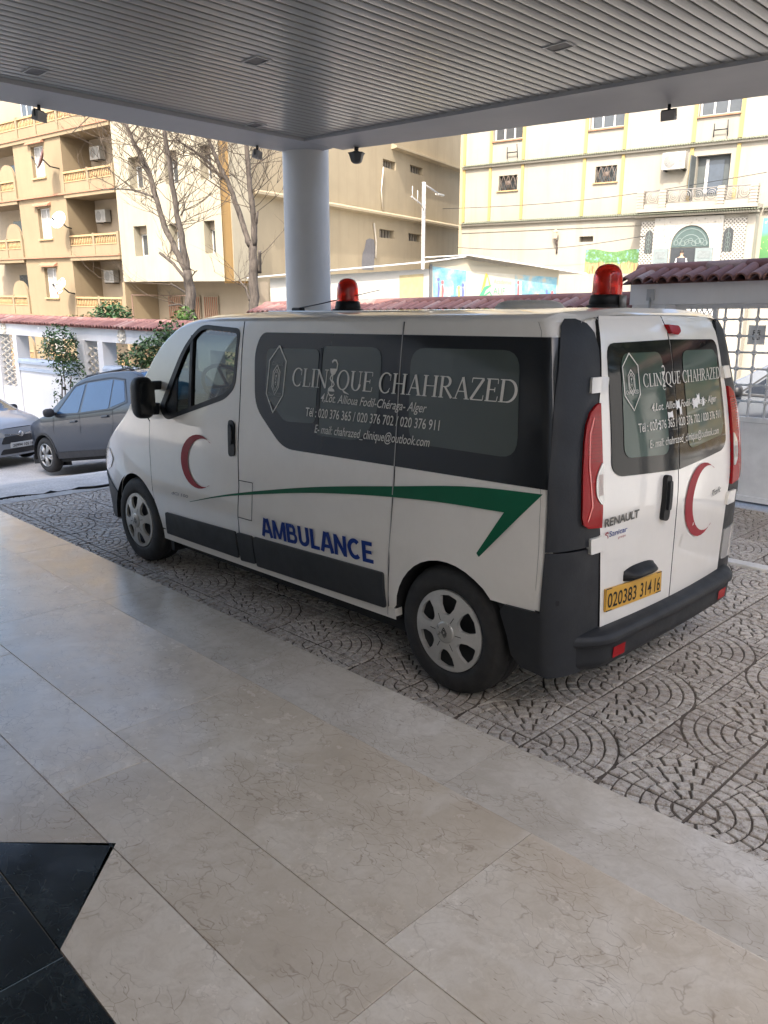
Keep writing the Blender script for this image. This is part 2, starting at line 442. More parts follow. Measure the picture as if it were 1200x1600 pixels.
    # wheel housing
    for cx in (0, 3.098):
        mb = MB(); mb.lathe([(.362, 0), (.362, -.35)], (cx, sg*.912, .333), 'y', 28, a0=R(-8), a1=R(188))
        if sg < 0: mb.v = [(x, y+.35, z) for x, y, z in mb.v]
        mb.grid(lambda u, v: (cx-.40+.80*u, sg*.56, .15+.6*v), 1, 1)
        mb.build('wheel_housing', M_gap, van, False)
    # front bumper corner and headlamp
    mb = MB(); panel(mb, [(3.44, .37), (3.47, .30), (3.56, .24), (3.75, .22), (3.93, .24), (3.95, .5), (3.94, .585), (3.80, .545), (3.6, .50), (3.45, .46)], fm, .012, .03); mb.build('front_bumper_corner', M_clad, van, False)
    mb = MB(); panel(mb, rounded([(3.62, .82), (3.52, .74), (3.62, .66), (3.82, .60), (3.92, .64), (3.84, .735), (3.72, .80)], .03), fm, .006, .01)
    mb.build('headlamp', plain('clear_lamp', (.5, .5, .48), .08, .3, .8), van, False)
    # rear corner: dark cover, lamp, hinges, bumper corner
    W = WL if sg > 0 else WR
    mb = MB(); panel(mb, [(.25, 1.45), (.33, 1.60), (.37, 1.72), (.41, 1.775), (.50, 1.803), (.66, 1.803), (.82, 1.785), (.93, 1.745), (.985, 1.68), (.99, 1.6), (.99, .85), (.13, .85), (.14, 1.12), (.20, 1.3)], W, .016, .03, (), .04); cv = mb.build('rear_pillar_cover', M_grey, van, False)
    lamp = [(.99, 1.455), (.92, 1.447), (.82, 1.42), (.75, 1.37), (.71, 1.30), (.69, 1.2), (.685, 1.1), (.685, .99), (.71, .955), (.78, .937), (.99, .925)]
    mb = MB(); panel(mb, lamp, W, .030, .03, (), .04)
    tl = mb.build('tail_lamp', M_lens, van, False)
    mb = MB(); panel(mb, rounded([(.87, 1.15), (.95, 1.20), (.985, 1.21), (.985, 1.03), (.95, 1.03), (.87, 1.07)], .04), W, .035, .006, (), .04); mb.build('clear_lens', plain('clear_lamp', (.5, .5, .48), .08, .3, .8), tl, False)
    mb = MB()
    for k in range(7): stroke(mb, [(.905+.01*k, 1.07), (.905+.01*k, 1.16)], .003, W, .037)
    for zz in [1.22+.014*k for k in range(14)]: stroke(mb, [(.76+max(0, (zz-1.32))*.8, zz), (.86, zz-.002), (.97, zz-.004)], .0035, W, .0325)
    tag(mb.build('lens_ribs', plain('lens_rib', (.22, .004, .006), .2, 0, .1), tl, False), kind='stuff')
    mb = MB(); stroke(mb, [(.86, 1.40), (.79, 1.33), (.775, 1.2), (.80, 1.12), (.82, 1.03), (.76, .97)], [.012, .02, .022, .02, .02, .012], W, .0330); mb.build('lamp_inner_line', plain('lens_bright', (.6, .03, .03), .1, 0, .8), tl, False)
    mb = MB(); panel(mb, [(-.03, .58), (.2, .58), (.40, 1.3), (.60, 1.62), (1.05, 1.56), (1.10, 1.80), (.5, 1.83), (-.03, 1.79)], W, .001, .02, (), .05); mb.build('rear_corner_panel', M_white, van, False)
    mb = MB(); panel(mb, [(-.045, 1.112), (.22, 1.112), (.35, 1.45), (.42, 1.728), (-.045, 1.728)], W, .0046, 0, (), .05); mb.build('window_band_end', M_band, bd, False)
    for z0, z1 in ((1.498, 1.562), (.815, .885)):
        mb = MB(); panel(mb, rounded([(.82, z0), (1.03, z0), (1.03, z1), (.82, z1)], .01, 2), W, .030, .03, (), .03); mb.build('door_hinge', M_white, van, False)
    mb = MB(); low = [(.99, .835), (.12, .845), (.08, .70), (.05, .575), (-.18, .565), (-.205, .53), (-.165, .42), (-.15, .33), (-.10, .285), (.2, .265), (.99, .265)]
    panel(mb, low, W, .012, .05, (), .06); bc = mb.build('rear_bumper_corner', M_grey, van, False)
    for pz in (.62,):
        mb = MB(); panel(mb, rounded([(.36, pz-.012), (.42, pz-.012), (.42, pz+.012), (.36, pz+.012)], .01), W, .0135, .001); mb.build('sensor', M_gap, bc, False)
for sg in (1, -1): van_side(sg)
mb = MB(); panel(mb, rounded([(.55, .67), (.97, .67), (.97, .50), (.62, .49)], .03), WR, .022, .02, (), .05); mb.build('reversing_lamp', plain('clear_lamp', (.5, .5, .48), .08, .3, .8), van, False)

# roof, windscreen, bonnet
xs_ = [-.49, -.48, -.47, -.46, -.44, -.42, -.40, -.38, -.3, -.2]+[i*.2 for i in range(0, 11)]+[2.1, 2.2, 2.3]
us_ = [-1, -.995, -.98, -.95, -.9, -.8, -.65, -.45, -.2, 0, .2, .45, .65, .8, .9, .95, .98, .995, 1]
def strip(name, xs, us, mat, off=0., parent=None):
    mb = MB(); n = len(us)
    vs = [roof_pt(x, u, off) for x in xs for u in us]
    fs = [(i*n+j, i*n+j+1, (i+1)*n+j+1, (i+1)*n+j) for i in range(len(xs)-1) for j in range(n-1)]
    mb.add(vs, fs, 0, True); return mb.build(name, mat, parent or van, False)
roof = strip('roof', xs_, us_, M_white)
wsx = [2.3, 2.4, 2.48, 2.55, 2.62, 2.7, 2.8, 2.9, 3.0, 3.1, 3.2]
strip('windscreen', wsx, [u for u in us_ if abs(u) <= .91], glass('door_glass'))
for side in (-1, 1): strip('windscreen_pillar', wsx, [u for u in us_ if u*side >= .9], M_white)
strip('bonnet', [3.2, 3.3, 3.44, 3.6, 3.74, 3.85, 3.95], us_, M_white)
mb = MB(); mb.grid(lambda u, v: (3.96+.07*(1-abs(2*u-1)**2.2)-.03*abs(v-.5), (2*u-1)*.715*(1-.04*v), .22+.5*v), 20, 8); mb.build('front_fascia', M_clad, van, False)
for sy in (-.5, .5):
    mb = MB()
    for yy in (sy-.1, sy+.1): mb.tube([(-.38, yy, 1.835), (1.8, yy, 1.850)], .004, 4)
    mb.build('roof_rib', M_white, roof)

# rear doors
def rear_door(sg):
    zs = [.438, .6, .82, .93, 1.15, 1.35, 1.45, 1.56, 1.66, 1.74, 1.79]
    out = [(sg*.004, 1.815), (sg*.004, .438)]+[(sg*(YEf(z)-.002), z) for z in zs]+[(sg*.53, 1.815)]
    mb = MB(); panel(mb, out, rear_map, .012, .03, (), .07, mwall=1); d = mb.build('rear_door', [M_white, M_gap], van, False)
    gl = rounded([(sg*.006, 1.708), (sg*.545, 1.70), (sg*.588, 1.165), (sg*.53, 1.128), (sg*.006, 1.095)], [0, .06, .07, .03, 0])
    mb = MB(); panel(mb, gl, rear_map, .0165, .006, (), .07); g = mb.build('rear_window', plain('rear_glass_black', (.012, .014, .014), .06, 0, 0, .05, 3, 0, .22), d, False)
    if sg > 0: p = [(.455, 1.655), (.105, 1.655), (.10, 1.18), (.495, 1.205)]
    else: p = [(-.10, 1.655), (-.515, 1.65), (-.545, 1.215), (-.10, 1.18)]
    mb = MB(); panel(mb, rounded(p, .06), rear_map, .019, 0, (), .07); mb.build('window_pane', plain('rear_film', (.045, .078, .062), .05, 0, 0, .06, 2.5, 0, .35), g, False)
    # pressed line across the door
    mb = MB()
    pts = [(sg*.06, .72), (sg*.12, .735), (sg*.60, .755)] if sg > 0 else [(-.06, .70), (-.10, .755), (-.20, .79), (-.60, .815)]
    stroke(mb, pts, .014, lambda a, b, o: rear_map(a, b, o+(.004 if True else 0)), .0125); mb.build('pressed_line', M_white, d, False)
    return d
rd_l = rear_door(1); rd_r = rear_door(-1)
mb = MB(); panel(mb, [(-.66, .40), (.66, .40), (.69, 1.3), (.60, 1.76), (.3, 1.81), (-.3, 1.81), (-.60, 1.76), (-.69, 1.3)], rear_map, -.016, 0, (), .15); mb.build('inner_lining', M_gap, van, False)
mb = MB(); mb.grid(lambda u, v: rear_map(-.55+1.10*u, 1.80+.052*v*math.sqrt(max(0, 1-.7*abs(2*u-1)**3.2)), .010-.028*v), 16, 4); mb.build('rear_header', M_white, van, False)
mb = MB(); panel(mb, rounded([(.105, 1.085), (.155, 1.085), (.175, .87), (.115, .865)], .028), rear_map, .034, .024, (), .03); h = mb.build('door_handle', M_black, rd_l, False)
mb = MB(); panel(mb, rounded([(.118, 1.06), (.145, 1.06), (.155, .92), (.125, .92)], .012), rear_map, .046, .012, (), .03); mb.build('grip', M_grey, h, False)
# plate and its lamp
mb = MB(); panel(mb, [(.607, .627), (.122, .610), (.115, .505), (.600, .518)], rear_map, .022, .008); pl = mb.build('number_plate', plain('plate_yellow', (.62, .33, .035), .35, 0, .2, .05), van, False)
for body_, a_, b_ in (('020383', .588, .352), ('314', .318, .215), ('16', .186, .132)):
    mb = MB(); put_text(mb, body_, rear_map, a_, .512+.038*a_, b_, .512+.038*b_, .072, .0235, bold=.010); mb.build('plate_characters', M_gap, pl, False)
mb = MB(); stroke(mb, [(.605, .625), (.123, .608), (.117, .507), (.598, .520), (.605, .625)], .005, rear_map, .0232); mb.build('plate_border', M_gap, pl, False)
mb = MB(); mb.grid(lambda u, v: rear_map(.46-.26*u, .632+.062*v*(1-.25*abs(2*u-1)**3), .014+.055*math.sin(math.pi*min(1, .15+.85*v))*(1-abs(2*u-1)**6)), 14, 6); mb.build('plate_lamp_housing', M_black, van, False)
# third brake lamp
mb = MB(); panel(mb, rounded([(.015, 1.778), (-.095, 1.772), (-.10, 1.745), (-.06, 1.728), (.0, 1.735)], .012), rear_map, .034, .022, (), .03); mb.build('brake_lamp', M_lens, van, False)
# bumper
prof = [(-.62, .452), (-.69, .446), (-.722, .436), (-.735, .42), (-.735, .398), (-.722, .386), (-.716, .37), (-.712, .30), (-.69, .272), (-.60, .262)]
mb = MB()
def bump_pt(u, v):
    i = min(len(prof)-2, int(v*(len(prof)-1))); t = v*(len(prof)-1)-i; x = prof[i][0]*(1-t)+prof[i+1][0]*t; z = prof[i][1]*(1-t)+prof[i+1][1]*t
    y = (2*u-1)*.80; k = max(0, (abs(y)-.60)/.20); return (x+.10*k**2.2+.02*abs(2*u-1)**2, y, z)
mb.grid(bump_pt, 36, 27); bp = mb.build('rear_bumper', M_grey, van, False)
for sy in (1, -1):
    mb = MB()
    mb.grid(lambda u, v: (lambda p: (p[0]-.005, p[1], p[2]))(bump_pt((sy*(.50+.10*u)/.80+1)/2, .675+.085*v)), 5, 5); mb.build('reflector', M_lens, bp, False)
# floor pan
mb = MB(); mb.box(.36, 2.73, -.84, .84, .20, .30); mb.box(-.60, 3.7, -.55, .55, .22, .34); mb.box(-.58, -.37, -.8, .8, .24, .40); mb.build('underbody', M_gap, van)

# wheels
def wheel_mesh():
    t = MB()
    pf = [(.205, -.02), (.212, .0), (.235, .006), (.28, .004), (.305, -.006), (.320, -.025), (.326, -.045), (.327, -.075), (.321, -.077), (.321, -.083), (.327, -.085), (.327, -.115), (.321, -.117), (.321, -.123), (.327, -.125), (.326, -.165), (.318, -.19), (.30, -.205), (.2, -.20)]
    t.lathe(pf, (0, 0, 0), 'y', 48); tyre = t.mesh('tyre', M_rubber)
    c = MB()
    dome = lambda r: .004+.022*max(0, 1-(r/.19)**2)
    fm = lambda u, v, o: (u, dome(math.hypot(u, v))+o, v)
    circ = [(.205*math.cos(2*math.pi*k/60), .205*math.sin(2*math.pi*k/60)) for k in range(60)]
    holes = []
    for k in range(6):
        a = R(30+60*k+8); P = lambda r, d: (r*math.cos(a+d), r*math.sin(a+d))
        holes.append(rounded([P(.092, -.20), P(.135, -.33), P(.182, -.30), P(.186, 0), P(.182, .30), P(.135, .33), P(.092, .20)], [.02, .0, .012, 0, .012, 0, .02], 3))
    panel(c, circ, fm, 0, .018, holes, .022)
    cover = c.mesh('wheel_cover', M_cover)
    b = MB(); b.lathe([(0, -.03), (.2, -.03), (.205, 0)], (0, 0, 0), 'y', 32); back = b.mesh('wheel_disc', plain('wheel_disc_dark', (.02, .02, .02), .6))
    k = MB(); k.lathe([(0, .0315), (.045, .0305), (.054, .027), (.056, .02)], (0, 0, 0), 'y', 28); capm = k.mesh('wheel_cap', plain('cap_silver', (.42, .41, .38), .3, .4))
    lg = MB()
    for s_ in (1, .55): stroke(lg, [(0, .026*s_), (.016*s_, 0), (0, -.026*s_), (-.016*s_, 0), (0, .026*s_)], .005, lambda u, v, o: (u, .033+o, v), 0)
    for q in range(6):
        a = R(60*q+8); stroke(lg, [(.062*math.cos(a), .062*math.sin(a)), (.098*math.cos(a), .098*math.sin(a))], .004, lambda u, v, o: (u, dome(math.hypot(u, v))+.001, v), 0)
    logo = lg.mesh('wheel_emblem', M_black)
    return tyre, cover, back, capm, logo
WM = wheel_mesh()
def wheel(x, sg, rot):
    o = bpy.data.objects.new('wheel', None); COL.objects.link(o); o.parent = van
    o.location = (x, sg*.915, .327)
    o.rotation_euler = (0, rot, 0 if sg > 0 else math.pi)
    for nm, me in zip(('tyre', 'wheel_cover', 'wheel_disc', 'wheel_cap', 'wheel_emblem'), WM): link(nm, me, o)
for x in (0, 3.098):
    for sg in (1, -1): wheel(x, sg, R(7) if x == 0 else R(20))
mb = MB(); mb.box(2.62, 2.66, .70, .90, .18, .34); mb.build('mud_flap', M_black, van)

# mirrors
for sg in (1, -1):
    mb = MB()
    def mir(u, v):
        a = 2*math.pi*u; b = math.pi*(v-.5); e = lambda c, p: math.copysign(abs(c)**p, c)
        return (2.66-.07*e(math.sin(b), .8), sg*(1.045+.072*e(math.cos(a), .6)*e(math.cos(b), .45)), 1.285+.142*e(math.sin(a), .6)*e(math.cos(b), .45))
    mb.grid(mir, 28, 14); mo = mb.build('door_mirror', M_black, van)
    mb = MB(); mb.bbox(2.66, 2.72, sg*.90, sg*1.0, 1.16, 1.24, .015); mb.bbox(2.66, 2.72, sg*.86, sg*1.0, 1.33, 1.39, .015); mb.build('mirror_arm', M_black, mo)
    mb = MB(); mb.add([(2.588, sg*.99, 1.18), (2.588, sg*1.10, 1.18), (2.588, sg*1.10, 1.39), (2.588, sg*.99, 1.39)], [(0, 1, 2, 3)]); mb.build('mirror_glass', plain('mirror_dark_glass', (.02, .022, .024), .05, 0, 0, .1, 3, 0, .4), mo)
# cab interior
mb = MB(); mb.bbox(2.62, 3.15, -.80, .80, .85, 1.16, .06); mb.bbox(2.50, 2.66, .18, .58, 1.0, 1.17, .04); mb.build('dashboard', plain('dashboard_grey', (.06, .062, .065), .7), van)
sw = MB(); c0 = Vector((2.60, .40, 1.33)); ax = Vector((-.75, 0, .66)); e1 = Vector((0, 1, 0)); e2 = ax.cross(e1)
sw.tube([c0+(e1*math.cos(2*math.pi*k/28)+e2*math.sin(2*math.pi*k/28))*.19 for k in range(29)], .015, 8, caps=False)
for a in (0, 180, 270): sw.tube([c0, c0+(e1*math.cos(R(a))+e2*math.sin(R(a)))*.19], .013, 6)
sw.tube([c0, c0-ax*.25], .035, 8); sw.build('steering_wheel', plain('wheel_grey', (.10, .10, .10), .5), van)
for yy in (.40, -.40):
    mb = MB(); mb.bbox(1.75, 2.25, yy-.26, yy+.26, .60, .78, .06)
    mb.v = mb.v
    se = mb.build('cab_seat', M_seat, van)
    mb = MB(); mb.bbox(1.60, 1.76, yy-.25, yy+.25, .75, 1.32, .07); mb.build('seat_back', M_seat, se)
    mb = MB(); mb.bbox(1.58, 1.68, yy-.13, yy+.13, 1.34, 1.54, .045); mb.build('headrest', M_seat, se)
mb = MB(); mb.box(1.50, 1.54, -.76, .76, .35, 1.72); mb.build('bulkhead', plain('bulkhead_grey', (.12, .13, .13), .8), van)
mb = MB(); mb.box(1.55, 3.2, -.84, .84, .33, .40); mb.build('cab_floor', M_gap, van)

# roof fittings
def beacon(x, y, base_w):
    z = roof_pt(x, y/.8)[2]
    b = bpy.data.objects.new('beacon', None); COL.objects.link(b); b.parent = van; b.location = (x, y, z)
    mb = MB(); mb.lathe([(0, -.01), (base_w, -.01), (base_w, .012), (base_w*.82, .016), (.088, .02), (.080, .06), (.074, .064), (0, .064)], n=28); mb.build('beacon_base', M_black, b, False)
    mb = MB(); mb.lathe([(.071, .062), (.073, .075), (.071, .145), (.064, .178), (.048, .200), (.025, .210), (0, .212)], n=32)
    t = NT('beacon_red'); t.set(col=(.95, .035, .015), rough=.18, trans=.62, ior=1.35, coat=.3)
    if 'beacon_red' not in MATS: MATS['beacon_red'] = t.mat
    mb.build('beacon_dome', MATS['beacon_red'], b, False)
    mb = MB(); mb.lathe([(0, .064), (.03, .064), (.03, .10), (.012, .102), (.012, .12), (.034, .13), (.040, .165), (.02, .178), (0, .18)], n=20); mb.build('beacon_reflector', plain('beacon_inside', (.8, .5, .4), .3, .2), b, False)
    return b
beacon(1.727, 0, .105); bq = beacon(-.21, 0, .10)
mb = MB(); mb.box(-.34, -.07, -.05, .05, 1.836, 1.852); mb.tube([(-.31, .02, 1.85), (-.31, .02, 1.915)], .018, 8); mb.build('beacon_bracket', plain('bracket_metal', (.3, .29, .28), .5, .4), van)
mb = MB(); mb.lathe([(0, .05), (.12, .048), (.165, .036), (.185, .015), (.188, -.02)], (.255, 0, 1.852), n=36); mb.build('roof_vent', plain('vent_cream', (.6, .585, .54), .5), van, False)
mb = MB(); mb.bbox(2.21, 2.31, -.025, .025, 1.845, 1.885, .012); mb.tube([(2.25, 0, 1.88), (1.95, 0, 1.915), (1.42, 0, 1.985)], [.006, .004, .002], 6); mb.build('roof_aerial', M_black, van)

# ---- lettering and marks on the van
GL = {}
def arcp(cx, cy, rx, ry, a0, a1, n=14): return [(cx+rx*math.cos(R(a0+(a1-a0)*i/n)), cy+ry*math.sin(R(a0+(a1-a0)*i/n))) for i in range(n+1)]
TH, TN = .135, .055
def arcw(a0, a1, n=14): return [TN+(TH-TN)*abs(math.cos(R(a0+(a1-a0)*i/n)))**1.5 for i in range(n+1)]
def stem(x, w=TH, y0=0, y1=1): return [([(x, y0), (x, y1)], w)]
def srf(x, y, w=.28): return [([(x-w/2, y), (x+w/2, y)], .035)]
GL['C'] = (.76, [(arcp(.40, .5, .36, .5, 50, 310), arcw(50, 310)), ([(.66, .62), (.665, .93)], .035), ([(.62, .14), (.66, .26)], .03)])
GL['L'] = (.64, stem(.17)+srf(.17, .98)+[([(.05, .022), (.58, .022)], .045), ([(.585, .02), (.605, .24)], .035)])
GL['I'] = (.36, stem(.18)+srf(.18, .98)+srf(.18, .02))
GL['N'] = (.90, stem(.16, TN)+stem(.76, TN)+[([(.14, .98), (.75, .02)], .13)]+srf(.1, .98, .22)+srf(.16, .02)+srf(.76, .98))
GL['Q'] = (.90, [(arcp(.43, .5, .36, .5, 0, 360, 26), arcw(0, 360, 26)), ([(.42, .03), (.60, -.12), (.92, -.22)], [.05, .10, .03])])
GL['U'] = (.84, [([(.17, .98), (.17, .34)], TH), (arcp(.42, .34, .25, .33, 180, 360), arcw(180, 360)), ([(.67, .34), (.67, .98)], TN)]+srf(.17, .98)+srf(.67, .98))
GL['E'] = (.68, stem(.17)+[([(.05, .98), (.60, .98)], .045), ([(.05, .02), (.62, .02)], .045), ([(.17, .52), (.48, .52)], .045), ([(.60, .98), (.61, .78)], .035), ([(.62, .02), (.645, .24)], .035), ([(.48, .42), (.48, .62)], .035)])
GL['H'] = (.92, stem(.18)+stem(.74)+[([(.18, .51), (.74, .51)], .045)]+srf(.18, .98)+srf(.18, .02)+srf(.74, .98)+srf(.74, .02))
GL['A'] = (.86, [([(.14, .02), (.43, .99)], TN), ([(.43, .99), (.73, .02)], .13), ([(.24, .35), (.62, .35)], .045)]+srf(.13, .02, .24)+srf(.73, .02))
GL['R'] = (.80, stem(.17)+srf(.17, .98)+srf(.17, .02)+[([(.17, .975), (.36, .975)], .045), (arcp(.36, .745, .23, .23, 90, -90), [TN+.08*abs(math.cos(R(90-180*i/14))) for i in range(15)]), ([(.36, .515), (.17, .515)], .045), ([(.34, .51), (.74, .01)], [.09, .12])])
GL['Z'] = (.72, [([(.07, .975), (.64, .975)], .05), ([(.62, .96), (.08, .04)], .125), ([(.06, .025), (.66, .025)], .05), ([(.07, .98), (.06, .78)], .035), ([(.66, .02), (.675, .24)], .035)])
GL['D'] = (.88, stem(.17)+srf(.12, .98, .2)+srf(.12, .02, .2)+[([(.17, .975), (.40, .975)], .045), (arcp(.40, .5, .40, .475, 90, -90, 18), [TN+.08*abs(math.cos(R(90-180*i/18))) for i in range(19)]), ([(.40, .025), (.17, .025)], .045)])
def emblem_cup(mb, fm, off):
    """cup with a snake round its stem, unit square"""
    put_poly(mb, arcp(.5, .86, .22, .24, 180, 360, 12), lambda a, b, o: fm(a, b, o), off, 0, .2)
    stroke(mb, [(.5, .64), (.5, .12)], .06, fm, off)
    put_poly(mb, arcp(.5, .04, .22, .12, 0, 180, 10), lambda a, b, o: fm(a, b, o), off, 0, .2)
    stroke(mb, [(.36, 1.08), (.46, 1.16), (.62, 1.15), (.74, 1.02), (.72, .82), (.58, .68), (.40, .60), (.34, .50), (.44, .42), (.58, .38), (.66, .30), (.58, .22), (.42, .20), (.30, .12), (.30, .0), (.42, -.10), (.62, -.10), (.70, -.04)],
           [.10, .08, .07, .07, .065, .065, .065, .065, .065, .065, .065, .06, .06, .06, .06, .055, .05, .02], fm, off)
def clinic_name(mb, fm, u0, v0, u1, v1, h, off):
    word = ['C', 'L', 'I', 'N', '*', 'Q', 'U', 'E', ' ', 'C', 'H', 'A', 'H', 'R', 'A', 'Z', 'E', 'D']
    W = sum({'*': .62, ' ': .40}.get(ch, 0) or GL[ch][0] for ch in word); x = 0
    g = lambda a, b, o: fm(u0+(u1-u0)*a/W, v0+(v1-v0)*a/W+h*b, o)
    for ch in word:
        if ch == '*': emblem_cup(mb, lambda a, b, o, x=x: g(x-.22+1.05*a, -.20+1.48*b, o), off); x += .62
        elif ch == ' ': x += .40
        else:
            for pts, wd in GL[ch][1]: stroke(mb, [(x+a, b) for a, b in pts], wd, g, off)
            x += GL[ch][0]
def hexa(mb, fm, cx, cz, hw_, hh, off):
    P = [(cx, cz+hh), (cx+hw_, cz+hh*.55), (cx+hw_, cz-hh*.45), (cx, cz-hh), (cx-hw_, cz-hh*.45), (cx-hw_, cz+hh*.55), (cx, cz+hh)]
    stroke(mb, P, hh*.05, fm, off)
    Q = [(cx+(x-cx)*.40, cz-hh*.02+(z-cz)*.45) for x, z in P]; stroke(mb, Q, hh*.035, fm, off)
    Q = [(cx+(x-cx)*.27, cz-hh*.02+(z-cz)*.33) for x, z in P]; stroke(mb, Q, hh*.03, fm, off)
    s_ = math.copysign(1, hw_)
    emblem_cup(mb, lambda a, b, o: fm(cx+(a-.5)*hw_*.34, cz-hh*.13+b*hh*.30, o), off)
mb = MB(); clinic_name(mb, VS, 1.205, 1.440, -.335, 1.452, .098, .0095)
mb.build('clinic_name', M_letter, van, False)
mb = MB(); put_text(mb, '4,Lot. Allioua Fodil-Chéraga- Alger', VS, .945, 1.372, .172, 1.372, .046, .0095, .004, .28); mb.build('address_line', M_letter, van, False)
mb = MB(); put_text(mb, 'Tél : 020 376 365 / 020 376 702 / 020 376 911', VS, 1.062, 1.284, .080, 1.298, .050, .0095, .004); mb.build('telephone_line', M_letter, van, False)
mb = MB(); put_text(mb, 'E- mail: chahrazed_clinique@outlook.com', VS, .968, 1.203, .128, 1.218, .046, .0095, .002, .15)
mb.build('mail_line', M_letter, van, False)
M_letter2 = plain('faint_lettering', (.22, .22, .20), .5)
mb = MB(); hexa(mb, VS, 1.358, 1.467, -.078, .188, .0095); mb.build('clinic_emblem', M_letter, van, False)
mb = MB(); put_text(mb, 'CLINIQUE', VS, 1.408, 1.545, 1.308, 1.545, .022, .0095); put_text(mb, 'CHAHRAZED', VS, 1.420, 1.372, 1.296, 1.372, .022, .0095); mb.build('emblem_lettering', M_letter2, van, False)
# rear lettering
mb = MB(); clinic_name(mb, rear_map, .297, 1.502, -.538, 1.502, .058, .0225); mb.build('clinic_name', M_letter, van, False)
mb = MB(); put_text(mb, '4,Lot. Allioua Fodil-Chéraga- Alger', rear_map, .247, 1.392, -.462, 1.388, .036, .0225, .004, .28); mb.build('address_line', M_letter, van, False)
mb = MB(); put_text(mb, 'Tél : 020 376 365 / 020 376 702 / 020 376 911', rear_map, .372, 1.306, -.500, 1.302, .042, .0225, .004); mb.build('telephone_line', M_letter, van, False)
mb = MB(); put_text(mb, 'E- mail: chahrazed_clinique@outlook.com', rear_map, .284, 1.228, -.468, 1.222, .038, .0225, .002, .15)
mb.build('mail_line', M_letter, van, False)
mb = MB(); hexa(mb, rear_map, .395, 1.53, -.062, .125, .0225); put_text(mb, 'CHAHRAZED', rear_map, .445, 1.478, .345, 1.478, .018, .0225); mb.build('clinic_emblem', M_letter, van, False)
# torn scraps of an old sticker
mb = MB()
for (y, z, w_, h_) in ((.10, 1.345, .05, .035), (.01, 1.38, .035, .05), (-.02, 1.35, .02, .05), (-.17, 1.37, .05, .055), (-.22, 1.385, .03, .06), (-.28, 1.375, .02, .05), (.20, 1.325, .018, .012), (.19, 1.30, .012, .016), (.225, 1.345, .014, .008)):
    put_poly(mb, [(y, z), (y-w_*.4, z+h_*.2), (y-w_, z+h_*.05), (y-w_*.9, z+h_), (y-w_*.4, z+h_*.8), (y+w_*.1, z+h_*.95)], rear_map, .0228, 0, .2)
mb.build('sticker_scrap', plain('sticker_scrap', (.72, .71, .68), .6), rd_l, False)
# crescents
def crescent(mb, fm, c, hgt, wid, sgn, off, lean=0.):
    o = []
    n = 22
    for i in range(n+1):
        a = R(52+i*(308-52)/n); o.append((math.cos(a)*.5, math.sin(a)*.5))
    for i in range(n+1):
        a = R(300-i*(300-60)/n); o.append((math.cos(a)*.425+.135, math.sin(a)*.445))
    P = [(c[0]+sgn*(x*wid*1.25+.10*wid+lean*y), c[1]+y*hgt) for x, y in o]
    put_poly(mb, P, fm, off, 0, .08)
mb = MB(); crescent(mb, VS, (2.185, .895), .36, .34, -1, .006, .04); mb.build('red_crescent', M_red, van, False)
mb = MB(); crescent(mb, rear_map, (-.255, .90), .385, .33, -1, .0165, -.02); mb.build('red_crescent', M_red, van, False)
# green sweep
up = mono([-.525, -.2, .345, .9, 1.52, 1.9, 2.288], [1.093, 1.075, 1.000, .915, .795, .710, .606])
lo = mono([-.335, .0, .345, .9, 1.52, 1.9, 2.288], [.985, .972, .945, .880, .775, .700, .603])
xs1 = [2.288-(2.288+.525)*i/26 for i in range(27)]; xs2 = [-.335+(2.28+.335)*i/26 for i in range(27)]
P = [(x, up(x)) for x in xs1]+[(-.205, .755), (-.19, .77)]+[(x, lo(x)) for x in xs2]
mb = MB(); put_poly(mb, P, VS, .0055, 0, .08); mb.build('green_sweep', M_green, van, False)
SW_ = .21
SG = {'A': (.80, [([(.09, 0), (.34, 1)], SW_), ([(.71, 0), (.46, 1)], SW_), ([(.2, .30), (.6, .30)], .17)]),
      'M': (.94, [([(.12, 0), (.12, 1)], .20), ([(.82, 0), (.82, 1)], .20), ([(.17, .93), (.47, .06)], .17), ([(.77, .93), (.47, .06)], .17)]),
      'B': (.76, [([(.14, 0), (.14, 1)], SW_), ([(.1, .91), (.44, .91)], .18), (arcp(.44, .71, .14, .20, 90, -90, 8), .18), ([(.1, .52), (.46, .52)], .17), (arcp(.46, .30, .16, .215, 90, -90, 8), .19), ([(.1, .09), (.46, .09)], .18)]),
      'U': (.78, [([(.14, 1), (.14, .34)], SW_), (arcp(.38, .36, .24, .26, 180, 360, 10), .205), ([(.62, .34), (.62, 1)], SW_)]),
      'L': (.64, [([(.14, 0), (.14, 1)], SW_), ([(.1, .09), (.58, .09)], .18)]),
      'N': (.80, [([(.13, 0), (.13, 1)], .20), ([(.65, 0), (.65, 1)], .20), ([(.13, .96), (.65, .04)], .19)]),
      'C': (.78, [(arcp(.41, .5, .29, .40, 48, 312, 18), .205)]),
      'E': (.68, [([(.14, 0), (.14, 1)], SW_), ([(.1, .91), (.60, .91)], .18), ([(.1, .51), (.56, .51)], .17), ([(.1, .09), (.62, .09)], .18)])}
mb = MB(); W_ = sum(SG[c][0] for c in 'AMBULANCE'); x_ = 0; k_ = 0
amb = lambda a, b, o: VS(1.478-(1.478-.486)*a/W_, .524+.040*a/W_+.118*b, o)
for ch in 'AMBULANCE':
    for pts, wd in SG[ch][1]: stroke(mb, [(x_+a, b) for a, b in pts], wd, amb, .006+.0002*(k_ % 3)); k_ += 1
    x_ += SG[ch][0]
mb.build('ambulance_lettering', M_blue, van, False)
mb = MB(); put_text(mb, 'dCi 100', VS, 2.52, .622, 2.30, .628, .022, .006, .012, .2); mb.build('engine_badge', plain('badge_grey', (.25, .25, .25), .3, .5), van, False)
